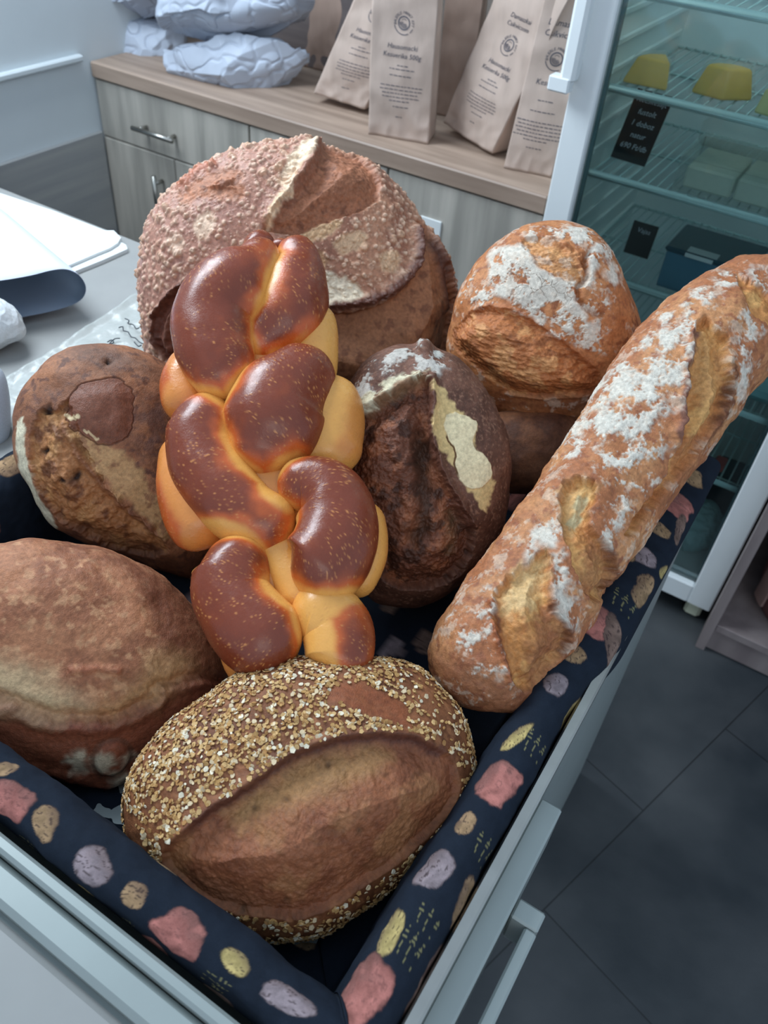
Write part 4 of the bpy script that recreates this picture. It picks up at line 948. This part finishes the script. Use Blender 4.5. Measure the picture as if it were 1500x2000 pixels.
sd = s.poly([(868, 815), (890, 806), (915, 815), (932, 830), (925, 870), (952, 895), (957, 925), (945, 945), (925, 955), (903, 945), (888, 915), (888, 880), (872, 850)], warp=s.warp(.0015, 60, 8), smooth=True)
k = sst(.001, -.001, sd); paint(s, lin((234, 214, 172)), k); s.disp += .0016*k
k = sst(.0013, .0004, np.abs(sd))*sst(.2, -.2, fbm(s.P, 25, 2, 6)); paint(s, C(110, 80, 58), k); s.disp -= .001*k
w = s.warp(.007, 50, 12)
flour(s, sst(.004, -.004, s.poly([(668, 778), (690, 740), (730, 700), (790, 680), (850, 690), (880, 715), (845, 740), (800, 745), (760, 762), (720, 790), (690, 815)], warp=w)), (196, 188, 178), .22, 31, .001)
flour(s, sst(.003, -.003, s.poly([(686, 790), (720, 765), (780, 738), (838, 722), (846, 745), (800, 748), (750, 770), (705, 812)], warp=w)), (216, 206, 176), .5, 33, .001)
flour(s, sst(.004, -.004, s.poly([(812, 672), (835, 664), (862, 690), (850, 730), (830, 700)], warp=w)), (204, 200, 190), .1, 35, .001)
s.disp += s.front*.010*np.exp(-((s.ab-s.px([(828, 676)])[0])**2).sum(1)/.008**2)
s.build('rye_loaf', M['crust'], None, 'dark brown rye loaf split open beside the braid with pale patch', 'bread')

# ---- cracked loaf at the left
s = Loaf((225, 895), 1.03, [(200, 672), (258, 680), (310, 702), (360, 740), (410, 800), (436, 880), (440, 970), (425, 1060), (385, 1130), (320, 1120), (250, 1090), (180, 1065), (125, 1042), (92, 1018), (58, 965), (30, 910), (20, 840), (28, 785), (58, 742), (92, 703), (140, 680)], .080, .075, 440, 700, ef=.78)
crust_base(s, C(132, 86, 64), C(160, 108, 80), 18, 81, C(108, 70, 58))
P_D = [(112, 800), (130, 780), (150, 830), (160, 860), (205, 945), (262, 1005), (330, 1062), (300, 1090), (200, 1062), (120, 1020), (75, 960), (58, 890), (62, 830), (80, 800)]
sdD, mD = opening(s, P_D, .007, .008, .004, .05, .004, 60, 3)
paint(s, C(168, 116, 78), mD); paint(s, C(190, 142, 98), mD*sst(.0, .5, fbm(s.P, 30, 4, 18))*.7); paint(s, C(104, 62, 44), mD*sst(.1, .6, fbm(s.P, 45, 4, 29))*.8)
s.disp += mD*(.004*fbm(s.P, 45, 4, 25))
g = ridge(s, [(115, 795), (122, 830), (150, 880), (190, 935), (235, 985), (290, 1030), (345, 1068)], .008, .005); paint(s, C(126, 80, 60), g*.7)
w = s.warp(.006, 50, 12)
sd = s.poly([(135, 838), (175, 852), (215, 870), (262, 905), (300, 960), (322, 1000), (328, 1050), (290, 1020), (240, 975), (195, 920), (155, 880)], warp=w); k = sst(.004, -.004, sd)
paint(s, C(190, 152, 112), k*.9); paint(s, C(140, 98, 74), k*sst(.15, .5, fbm(s.P, 60, 4, 52))*.8)
sd = s.poly([(128, 800), (150, 758), (190, 740), (240, 742), (262, 780), (258, 830), (238, 862), (200, 868), (160, 845), (135, 830)], warp=s.warp(.002, 40, 4)); k = sst(.003, -.003, sd)
paint(s, C(122, 74, 58), k*.95); s.disp += .004*sst(.0, -.02, sd); s.rgh -= .12*k
k = sst(.0012, .0003, np.abs(sd))*s.front; paint(s, C(90, 54, 44), k*.6); s.disp -= .0012*k
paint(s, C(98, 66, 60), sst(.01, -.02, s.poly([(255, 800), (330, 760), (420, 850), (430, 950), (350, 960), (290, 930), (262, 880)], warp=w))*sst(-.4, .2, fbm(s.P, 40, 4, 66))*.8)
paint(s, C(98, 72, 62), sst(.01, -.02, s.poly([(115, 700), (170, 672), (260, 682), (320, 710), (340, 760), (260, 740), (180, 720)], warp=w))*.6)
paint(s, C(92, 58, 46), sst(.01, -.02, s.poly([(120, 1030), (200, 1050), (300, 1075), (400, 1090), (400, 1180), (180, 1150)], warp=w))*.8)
sd = s.poly([(30, 830), (44, 822), (48, 870), (58, 920), (78, 975), (110, 1030), (100, 1040), (70, 1000), (45, 950), (32, 900)], warp=s.warp(.002, 60, 4)); k = sst(.002, -.002, sd); paint(s, C(222, 212, 186), k)
d, sg, fr = s.line([(128, 808), (138, 815), (158, 815)], s.warp(.001, 80, 5)); paint(s, C(224, 200, 160), sst(.003, .001, d)); 
d, sg, fr = s.line([(165, 842), (180, 850), (190, 858)], s.warp(.001, 80, 5)); paint(s, C(214, 186, 146), sst(.002, .0007, d))
for x, y in ((125, 932), (148, 927), (85, 795), (82, 886), (210, 703)):
    d = np.hypot(*(w-s.px([(x, y)])[0]).T); k = np.exp(-(d/.0045)**2)*s.front; paint(s, C(54, 36, 30), k*1.2); s.disp -= .005*k
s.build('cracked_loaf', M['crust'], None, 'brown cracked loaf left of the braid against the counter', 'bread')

# ---- plain pale loaf, front left
s = Loaf((140, 1295), .875, [(110, 1054), (200, 1073), (285, 1108), (345, 1150), (402, 1200), (440, 1248), (462, 1298), (455, 1345), (420, 1395), (350, 1450), (290, 1500), (235, 1540), (160, 1532), (90, 1516), (0, 1482), (-80, 1440), (-150, 1350), (-172, 1250), (-140, 1150), (-60, 1082), (30, 1055)], .080, .07, 440, 700, ef=.78)
crust_base(s, C(148, 96, 72), C(172, 118, 90), 18, 91, C(186, 138, 108))
w = s.warp(.008, 40, 12)
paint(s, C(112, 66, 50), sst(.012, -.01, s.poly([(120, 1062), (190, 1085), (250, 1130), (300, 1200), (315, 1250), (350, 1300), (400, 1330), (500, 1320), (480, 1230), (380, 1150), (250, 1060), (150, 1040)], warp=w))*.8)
sd = s.poly([(-180, 1360), (0, 1372), (60, 1395), (120, 1412), (200, 1410), (250, 1398), (300, 1365), (330, 1340), (480, 1350), (460, 1600), (-200, 1600)], warp=s.warp(.003, 50, 3)); m = sst(.002, -.003, sd)
paint(s, C(136, 78, 58), m); s.disp += s.front*(.005*np.exp(-((sd+.006)/.006)**2)-.005*np.exp(-((sd-.004)/.006)**2)); paint(s, C(100, 54, 42), np.exp(-((sd+.004)/.006)**2)*.6)
paint(s, C(198, 178, 140), sst(.02, -.02, s.poly([(-60, 1300), (0, 1285), (60, 1310), (130, 1350), (170, 1390), (100, 1400), (0, 1370), (-80, 1350)], warp=w))*.7)
paint(s, C(196, 166, 120), sst(.02, -.02, s.poly([(300, 1280), (340, 1270), (370, 1300), (330, 1350), (240, 1390), (200, 1385), (260, 1330)], warp=w))*.45)
g = ridge(s, [(125, 1315), (150, 1310), (190, 1306), (240, 1312)], .003, .004); paint(s, C(150, 84, 62), g*.6)
for pts in ([(130, 1480), (160, 1470), (168, 1500), (145, 1505)], [(182, 1478), (205, 1470), (218, 1480), (210, 1500), (190, 1505)], [(215, 1510), (250, 1500), (255, 1530), (220, 1540)], [(235, 1478), (262, 1470), (262, 1486), (240, 1488)]):
    paint(s, C(206, 196, 172), sst(.005, -.004, s.poly(pts, warp=s.warp(.003, 60, 3)))*.85)
for cx, cy, r in ((225, 1480, 36),):
    d = np.hypot(*(s.ab-s.px([(cx, cy)])[0]).T); s.disp += s.front*.006*sst(.020, .012, d); paint(s, C(104, 66, 52), sst(.004, .001, np.abs(d-.019))*.7)
s.disp += s.front*.0005*fbm(s.P*np.array([1.2, 1, 2]), 60, 4, 25)
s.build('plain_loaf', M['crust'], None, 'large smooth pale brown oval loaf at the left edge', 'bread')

# ---- oat covered loaf, front
s = Loaf((585, 1560), .775, [(620, 1276), (700, 1278), (790, 1295), (852, 1330), (893, 1372), (916, 1430), (925, 1500), (915, 1562), (880, 1622), (820, 1690), (740, 1758), (650, 1818), (560, 1840), (465, 1835), (385, 1802), (325, 1755), (275, 1692), (247, 1632), (246, 1552), (266, 1490), (312, 1430), (372, 1380), (442, 1332), (522, 1297)], .078, .065, 540, 860, ef=.74)
crust_base(s, C(112, 68, 46), C(138, 88, 60), 22, 51, C(150, 100, 70))
P_X = [(318, 1668), (400, 1592), (480, 1541), (560, 1482), (640, 1450), (720, 1438), (800, 1442), (862, 1466), (893, 1510), (888, 1575), (840, 1635), (770, 1690), (690, 1745), (600, 1785), (500, 1793), (400, 1765), (340, 1715)]
sdX, mX = opening(s, P_X, .007, .018, .004, .075, .0015, 60, 3)
paint(s, C(144, 90, 64), mX); paint(s, C(160, 114, 80), mX*sst(.05, .5, fbm(s.P, 22, 4, 18))*.6); paint(s, C(112, 62, 42), mX*sst(.05, .5, fbm(s.P, 30, 4, 29))*.55)
paint(s, C(178, 142, 96), mX*sst(.02, -.01, s.poly([(450, 1590), (520, 1530), (600, 1490), (700, 1468), (740, 1490), (640, 1530), (560, 1570), (480, 1600)], warp=s.warp(.008, 40, 12)))*.55)
s.disp += mX*(.0012*fbm(s.P, 60, 4, 25)+.0008*fbm(s.P, 200, 3, 26))
g = ridge(s, [(330, 1655), (400, 1586), (480, 1536), (560, 1478), (640, 1447), (720, 1434), (800, 1438), (855, 1460)], .006, .006, .001, 7, .05); 
d, sg, fr = s.line([(330, 1662), (400, 1594), (480, 1545), (560, 1488), (640, 1456), (720, 1443), (800, 1447), (860, 1470)], s.warp(.0015, 60, 3)); paint(s, C(84, 46, 38), np.exp(-(d/.0045)**2)*.9*sst(0, .15, fr))
for x, y in ((643, 1495), (495, 1578), (560, 1560), (470, 1790), (560, 1768), (700, 1620)):
    d = np.hypot(*(s.warp(.001, 90, 4)-s.px([(x, y)])[0]).T); k = np.exp(-(d/.003)**2); paint(s, C(92, 66, 46), k*.7); s.disp -= .0018*k
for x, y, r in ((570, 1590, .008), (665, 1572, .006), (645, 1600, .007), (620, 1660, .01)):
    d = np.hypot(*(s.ab-s.px([(x, y)])[0]).T); s.disp += .0012*sst(r, r*.6, d)
bare = s.poly([(648, 1345), (690, 1330), (730, 1345), (790, 1370), (800, 1415), (740, 1405), (690, 1385), (650, 1370)], warp=s.warp(.004, 60, 9))
paint(s, C(140, 76, 48), sst(.004, -.004, bare)*.7)
oat = s.build('oat_loaf', M['crust'], None, 'brown oval loaf topped with oat flakes at the very front', 'bread')
def oats(L, parent):
    rng = np.random.RandomState(7); V = L.V.reshape(L.nu, L.nv, 3); Nn = L.Nv.reshape(L.nu, L.nv, 3); ab = L.ab
    topz = sst(.000, .004, sdX)
    endl = L.poly([(240, 1560), (262, 1600), (285, 1640), (300, 1680), (330, 1700), (300, 1720), (240, 1640)], smooth=False)
    dens = (sdX > .002)*(bare > .002-.002)*(endl > 0)*(L.Nv@L.N > -.35)
    lowr = L.poly([(300, 1700), (400, 1778), (500, 1806), (600, 1798), (700, 1756), (800, 1688), (870, 1620), (905, 1540), (990, 1520), (960, 1700), (700, 1900), (400, 1900), (260, 1780)], smooth=False) < 0
    dens = dens*np.where(lowr, .45, 1.0)
    thin = L.poly([(780, 1300), (930, 1350), (960, 1560), (890, 1500), (860, 1430), (800, 1400)], smooth=False) < 0
    dens = dens*np.where(thin, .35, 1.0)
    # area weights
    G = V; du = np.linalg.norm(np.gradient(G, axis=0), axis=2); dv = np.linalg.norm(np.roll(G, -1, 1)-G, axis=2)
    w = (du*dv).ravel()*dens; w *= .45+.55*sst(-.5, .1, fbm(L.P, 40, 3, 5)); w /= w.sum()
    idx = rng.choice(len(w), 5600, p=w)
    VV = []; FF = []; CC = []; k = 0
    for i in idx:
        p = L.V[i]; n = unit(L.Nv[i]+rng.normal(0, .28, 3)); a = unit(np.cross(n, rng.normal(0, 1, 3))); b = np.cross(n, a)
        r = rng.uniform(.0015, .0031); asp = rng.uniform(.55, 1.0); th = rng.uniform(.0004, .0008); m = rng.randint(5, 8); ph = rng.uniform(0, 6.28)
        lift = rng.uniform(.0001, .0007)
        ring = [(math.cos(ph+6.2832*j/m)*r*rng.uniform(.75, 1.1), math.sin(ph+6.2832*j/m)*r*asp*rng.uniform(.75, 1.1)) for j in range(m)]
        for h in (0, th):
            for x, y in ring: VV.append(p+a*x+b*y+n*(lift+h+abs(x)*.25))
        FF += [tuple(k+m+j for j in range(m)), tuple(k+j for j in range(m))[::-1]]+[(k+j, k+(j+1) % m, k+m+(j+1) % m, k+m+j) for j in range(m)]
        c = C(*[(206, 172, 126), (184, 146, 98), (222, 200, 166), (170, 128, 84), (232, 222, 200)][rng.choice(5, p=[.34, .26, .16, .16, .08])])*rng.uniform(.85, 1.1)
        CC += [c]*(2*m); k += 2*m
    o = make_mesh('oat_flakes', np.array(VV), FF, M['flake'], parent, False, {'col': np.clip(np.array(CC), 0, 1), 'rgh': np.full(len(VV), .75)}); o['kind'] = 'stuff'
oats(s, oat)

# ---- long floury country baguette on the right
s = Spine([(900, 1378, 92, .845), (925, 1330, 108, .85), (985, 1240, 120, .865), (1045, 1155, 121, .885), (1115, 1048, 117, .91), (1190, 941, 117, .94), (1258, 840, 124, .965), (1328, 738, 127, .99), (1395, 665, 122, 1.01), (1462, 610, 108, 1.03), (1530, 560, 92, 1.05)], 820, 420)
crust_base(s, C(172, 110, 76), C(198, 142, 102), 16, 101, C(156, 98, 72))
low = s.poly([(855, 1300), (900, 1395), (1010, 1400), (1060, 1345), (1000, 1330), (940, 1330), (890, 1290)], warp=s.warp(.01, 40, 3)); paint(s, C(140, 88, 68), sst(.02, -.01, low)*.7)
P_1 = [(968, 1160), (985, 1130), (1020, 1108), (1062, 1074), (1074, 1105), (1076, 1180), (1098, 1215), (1112, 1255), (1085, 1300), (1045, 1345), (1005, 1340), (985, 1280), (970, 1220)]
P_2 = [(1098, 948), (1125, 935), (1155, 938), (1165, 965), (1150, 1010), (1160, 1035), (1190, 1062), (1206, 1100), (1200, 1150), (1165, 1180), (1130, 1130), (1105, 1060), (1095, 1000)]
P_3 = [(1372, 620), (1402, 648), (1424, 662), (1424, 730), (1430, 775), (1405, 830), (1365, 890), (1310, 960), (1240, 1040), (1225, 1030), (1280, 960), (1318, 880), (1335, 800), (1345, 720)]
P_4 = [(1440, 535), (1490, 560), (1520, 600), (1520, 640), (1480, 620), (1455, 580)]
W3 = []
for k_, (pp, de, bu) in enumerate(((P_1, .010, .006), (P_2, .013, .004), (P_3, .013, .008), (P_4, .005, .003))):
    sd, m = opening(s, pp, de, bu, .0035, .035, .002, 60, 3+k_); W3.append((sd, m))
    paint(s, C(202, 142, 88), m); paint(s, C(224, 176, 116), m*sst(.0, .45, fbm(s.P, 30, 4, 18))*.8); paint(s, C(150, 86, 48), m*sst(.05, .5, fbm(s.P, 36, 4, 29))*.6)
    s.disp += m*(.0022*fbm(s.P, 50, 4, 25)+.0010*fbm(s.P, 160, 3, 26))
g = ridge(s, [(1370, 624), (1350, 690), (1338, 760), (1330, 820), (1318, 880)], .010, .006, .0015); paint(s, C(120, 80, 72), sst(.35, .8, g)*.9)
g = ridge(s, [(1424, 690), (1430, 740), (1426, 790), (1402, 840)], .004, .004); paint(s, C(104, 64, 42), g*.6)
g = ridge(s, [(966, 1160), (972, 1230), (990, 1300), (1006, 1345)], .006, .004, .0008); paint(s, C(170, 96, 62), g*.7)
g = ridge(s, [(1062, 1072), (1074, 1110), (1078, 1180), (1110, 1245)], .005, .004, .001); paint(s, C(176, 104, 70), g*.4)
g = ridge(s, [(1096, 960), (1100, 1030), (1112, 1085), (1140, 1140)], .004, .004); 
for pts, cc, al in (([(985, 1140), (1030, 1102), (1062, 1080), (1062, 1130), (1040, 1180), (1000, 1195), (976, 1190)], (220, 188, 134), .75), ([(1062, 1180), (1098, 1215), (1110, 1255), (1060, 1336), (1030, 1310), (1045, 1240)], (146, 88, 56), .7),
                    ([(1160, 1040), (1198, 1080), (1203, 1140), (1165, 1172), (1140, 1110)], (150, 92, 58), .65), ([(1104, 955), (1150, 942), (1158, 965), (1120, 1030), (1104, 1020)], (222, 184, 124), .6), ([(1378, 640), (1415, 660), (1420, 720), (1395, 790), (1365, 760), (1362, 690)], (210, 160, 100), .6), ([(1260, 990), (1330, 890), (1400, 830), (1380, 880), (1300, 980), (1240, 1035)], (168, 104, 62), .5)):
    paint(s, lin(cc), sst(.008, -.006, s.poly(pts, warp=s.warp(.006, 60, 3)))*al)
for pts in ([(1076, 1150), (1080, 1185), (1100, 1215), (1112, 1255), (1095, 1300)], [(1188, 1058), (1204, 1095), (1204, 1140), (1180, 1180)], [(1426, 690), (1431, 760), (1412, 825), (1370, 890)], [(966, 1165), (974, 1240), (992, 1300), (1008, 1345)]):
    d, sg, fr = s.line(pts, s.warp(.001, 80, 5)); paint(s, lin((104, 58, 36)), np.exp(-(d/.0020)**2)*.75*sst(0, .2, fr)*sst(1, .8, fr))
sd = s.poly([(1128, 968), (1150, 955), (1140, 1000), (1130, 1020), (1112, 1020), (1118, 990)], warp=s.warp(.002, 60, 3)); paint(s, C(196, 180, 140), sst(.002, -.002, sd)); s.disp -= .002*sst(.003, -.003, sd)
g = ridge(s, [(1090, 1060), (1108, 1120), (1140, 1180), (1175, 1190)], .003, .003); 
w = s.warp(.012, 34, 8)
op = 1-np.clip(sum(m for sd, m in W3), 0, 1)
for pts, de, al in (([(1160, 870), (1150, 790), (1200, 730), (1250, 660), (1330, 600), (1390, 570), (1400, 600), (1370, 625), (1350, 690), (1330, 770), (1270, 850), (1220, 900)], .12, 1),
                ([(1150, 780), (1180, 735), (1235, 720), (1240, 750), (1190, 790), (1150, 800)], .6, 1), ([(1200, 870), (1160, 840), (1220, 760), (1290, 700), (1345, 680), (1330, 740), (1290, 800), (1240, 850)], .42, 1),
                ([(1100, 840), (1140, 800), (1160, 850), (1140, 880), (1090, 900)], .35, 1), ([(1260, 660), (1300, 640), (1310, 660), (1270, 680)], .5, 1), ([(1160, 900), (1250, 840), (1300, 860), (1290, 900), (1240, 960), (1180, 990), (1170, 930)], .14, 1),
                ([(1030, 1060), (1080, 985), (1098, 1000), (1095, 1040), (1060, 1070), (1025, 1095)], .42, 1), ([(1080, 1100), (1100, 1090), (1115, 1150), (1120, 1220), (1090, 1210)], .35, 1), ([(880, 1220), (930, 1160), (965, 1160), (975, 1250), (990, 1320), (940, 1330), (890, 1290)], .12, 1),
                ([(1180, 1080), (1150, 1030), (1200, 990), (1260, 930), (1290, 930), (1240, 1000)], .1, 1), ([(1440, 660), (1455, 600), (1480, 620), (1470, 700), (1440, 790), (1432, 730)], .25, 1), ([(1330, 600), (1410, 540), (1450, 535), (1430, 560), (1390, 590)], .4, 1), ([(1470, 535), (1500, 535), (1500, 560), (1480, 560)], .5, 1)):
    flour(s, sst(.008, -.006, s.poly(pts, warp=w))*al*op, (216, 208, 194), de, 31, .0009)
flour(s, op*.45, (226, 210, 190), -.10, 47)
ck = crackle(s, 130, 5, .035)*op; paint(s, C(160, 120, 96), ck*.28); s.disp -= .0004*ck
s.disp += s.front*.0025*fbm(s.P, 30, 3, 4)
s.build('baguette', M['crust'], None, 'long floury country baguette leaning along the right rim', 'bread')

# ---- glazed braid: fat strands crossing over one another
def strand(sp, n=160, m=130, flat=.86):
    sp = np.asarray(sp, float); D = smooth_pts(sp, (len(sp)-1)*20, False)
    Cn = np.array([at_t(x, y, t) for x, y, w, t in D]); R = D[:, 2]/F*D[:, 3]
    L = np.r_[0, np.cumsum(np.linalg.norm(np.diff(Cn, axis=0), axis=1))]; u = np.arange(n)/(n-1); Ls = L[-1]*(.5*u+.5*(1-np.cos(u*math.pi))/2)
    Cn = np.stack([np.interp(Ls, L, Cn[:, k]) for k in range(3)], 1); R = np.interp(Ls, L, R)
    f = np.sqrt(np.clip(1-(1-np.clip(Ls/(R[0]*.9+1e-4), 0, 1))**2, 0, 1))*np.sqrt(np.clip(1-(1-np.clip((L[-1]-Ls)/(R[-1]*.9+1e-4), 0, 1))**2, 0, 1)); Rr = R*f
    tg = np.gradient(Cn, axis=0); tg /= np.linalg.norm(tg, axis=1)[:, None]; vd = -unit(at_t(540, 900, 1)-CO)
    B = np.cross(tg, np.tile(vd, (n, 1))); B /= np.linalg.norm(B, axis=1)[:, None]; A = np.cross(B, tg)
    T = np.arange(m)/m*2*math.pi
    G = Cn[:, None]+Rr[:, None, None]*(np.cos(T)[None, :, None]*B[:, None]+flat*np.sin(T)[None, :, None]*A[:, None])
    return G, Cn, R
TB = lambda y: .80+(1290-y)/820*.20                      # distance of the braid's axis at a picture height
def S(pts, dz=0.0): return [(x, y, w, TB(y)+dz) for x, y, w in pts]
strands = [
    (S([(480, 470, 30), (498, 482, 38), (515, 510, 40)], .004), 0),
    (S([(560, 474, 30), (556, 488, 36), (552, 510, 38)], .010), 0),
    (S([(515, 1040, 40), (555, 1095, 48), (585, 1155, 50), (600, 1200, 46)], .006), 1),
    (S([(500, 930, 36), (555, 955, 42), (600, 1000, 44)], .010), 1),
    (S([(556, 474, 32), (580, 508, 46), (574, 560, 68), (562, 616, 72), (520, 662, 52), (486, 700, 34)], -.004), 0),
    (S([(490, 474, 34), (500, 512, 52), (462, 560, 80), (420, 612, 80), (418, 672, 78), (436, 728, 66), (458, 775, 40)], -.024), 0),
    (S([(630, 690, 44), (588, 738, 74), (548, 790, 98), (530, 845, 98), (512, 890, 66), (500, 925, 40)], -.018), 0),
    (S([(372, 780, 34), (392, 822, 66), (398, 885, 72), (425, 945, 74), (478, 1002, 70), (530, 1026, 60), (572, 1046, 40)], -.010), 0),
    (S([(546, 968, 44), (594, 952, 60), (640, 972, 74), (658, 1022, 80), (648, 1075, 84), (615, 1118, 84), (575, 1140, 62)], -.020), 0),
    (S([(425, 1062, 52), (450, 1105, 74), (455, 1170, 78), (500, 1232, 84), (575, 1285, 80)], -.006), 0),
    (S([(568, 1196, 44), (620, 1200, 68), (658, 1228, 70), (662, 1290, 66), (650, 1330, 50)], -.002), 1),
    (S([(600, 600, 46), (614, 650, 46), (612, 720, 46), (600, 780, 40)], .016), 2),
    (S([(620, 740, 56), (640, 810, 72), (640, 870, 68), (650, 930, 56)], .012), 2),
    (S([(690, 980, 54), (702, 1050, 56), (698, 1105, 50), (670, 1160, 44)], .018), 2),
    (S([(395, 690, 44), (368, 750, 54), (378, 820, 54)], .014), 3),
    (S([(358, 850, 44), (370, 930, 64), (388, 1010, 66), (415, 1065, 48)], .016), 3),
    (S([(500, 1200, 78), (510, 1280, 74), (560, 1330, 60)], .02), 3),
    (S([(510, 540, 70), (520, 800, 110), (535, 1000, 120), (550, 1250, 100)], .046), 3),
]
def braid():
    Gs = [strand(sp) for sp, k in strands]
    e = empty('braided_loaf', at_t(600, 1290, .84)); tag(e, 'glossy golden braided loaf standing upright in the middle', 'bread')
    for i, ((G, Cn, R), (sp, kind)) in enumerate(zip(Gs, strands)):
        P = G.reshape(-1, 3); Nn = grid_normals(G)
        flip = ((Nn[80])*(G[80]-Cn[80])).sum() < 0
        if flip: Nn = -Nn
        Nv = Nn.reshape(-1, 3)
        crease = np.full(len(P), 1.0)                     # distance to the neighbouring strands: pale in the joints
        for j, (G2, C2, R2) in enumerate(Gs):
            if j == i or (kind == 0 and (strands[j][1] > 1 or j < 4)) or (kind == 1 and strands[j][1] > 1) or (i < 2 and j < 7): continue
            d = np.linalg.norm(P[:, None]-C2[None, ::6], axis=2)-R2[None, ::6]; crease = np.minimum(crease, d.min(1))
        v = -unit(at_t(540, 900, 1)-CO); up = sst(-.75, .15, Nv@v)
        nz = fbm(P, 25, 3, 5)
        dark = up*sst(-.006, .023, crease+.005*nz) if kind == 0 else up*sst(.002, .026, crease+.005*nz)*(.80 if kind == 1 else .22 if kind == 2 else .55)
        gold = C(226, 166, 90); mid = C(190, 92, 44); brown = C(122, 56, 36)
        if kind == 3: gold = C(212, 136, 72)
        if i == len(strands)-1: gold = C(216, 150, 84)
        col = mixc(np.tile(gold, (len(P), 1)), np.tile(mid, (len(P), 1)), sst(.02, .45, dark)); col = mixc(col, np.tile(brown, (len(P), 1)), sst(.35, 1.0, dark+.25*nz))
        d1, d2, cid = worley(P, 300, 12); sp_ = sst(.34, .18, d1)*(cid > .30)*sst(-.35, .10, fbm(P, 35, 3, 8+i))
        col = mixc(col, np.tile(C(206, 138, 84), (len(P), 1)), sp_*.85*(.4+.6*dark))
        disp = .0011*fbm(P, 22, 2, 9)+.0003*sp_
        V = P+Nv*disp[:, None]; Fc = grid_faces(*G.shape[:2], False, True)
        if flip: Fc = Fc[:, ::-1]
        o = make_mesh('strand', V, Fc, M['glaze'], e, True, {'col': np.clip(col, 0, 1), 'rgh': .25+.08*sst(-.3, .3, fbm(P, 200, 2, 3))})
braid()
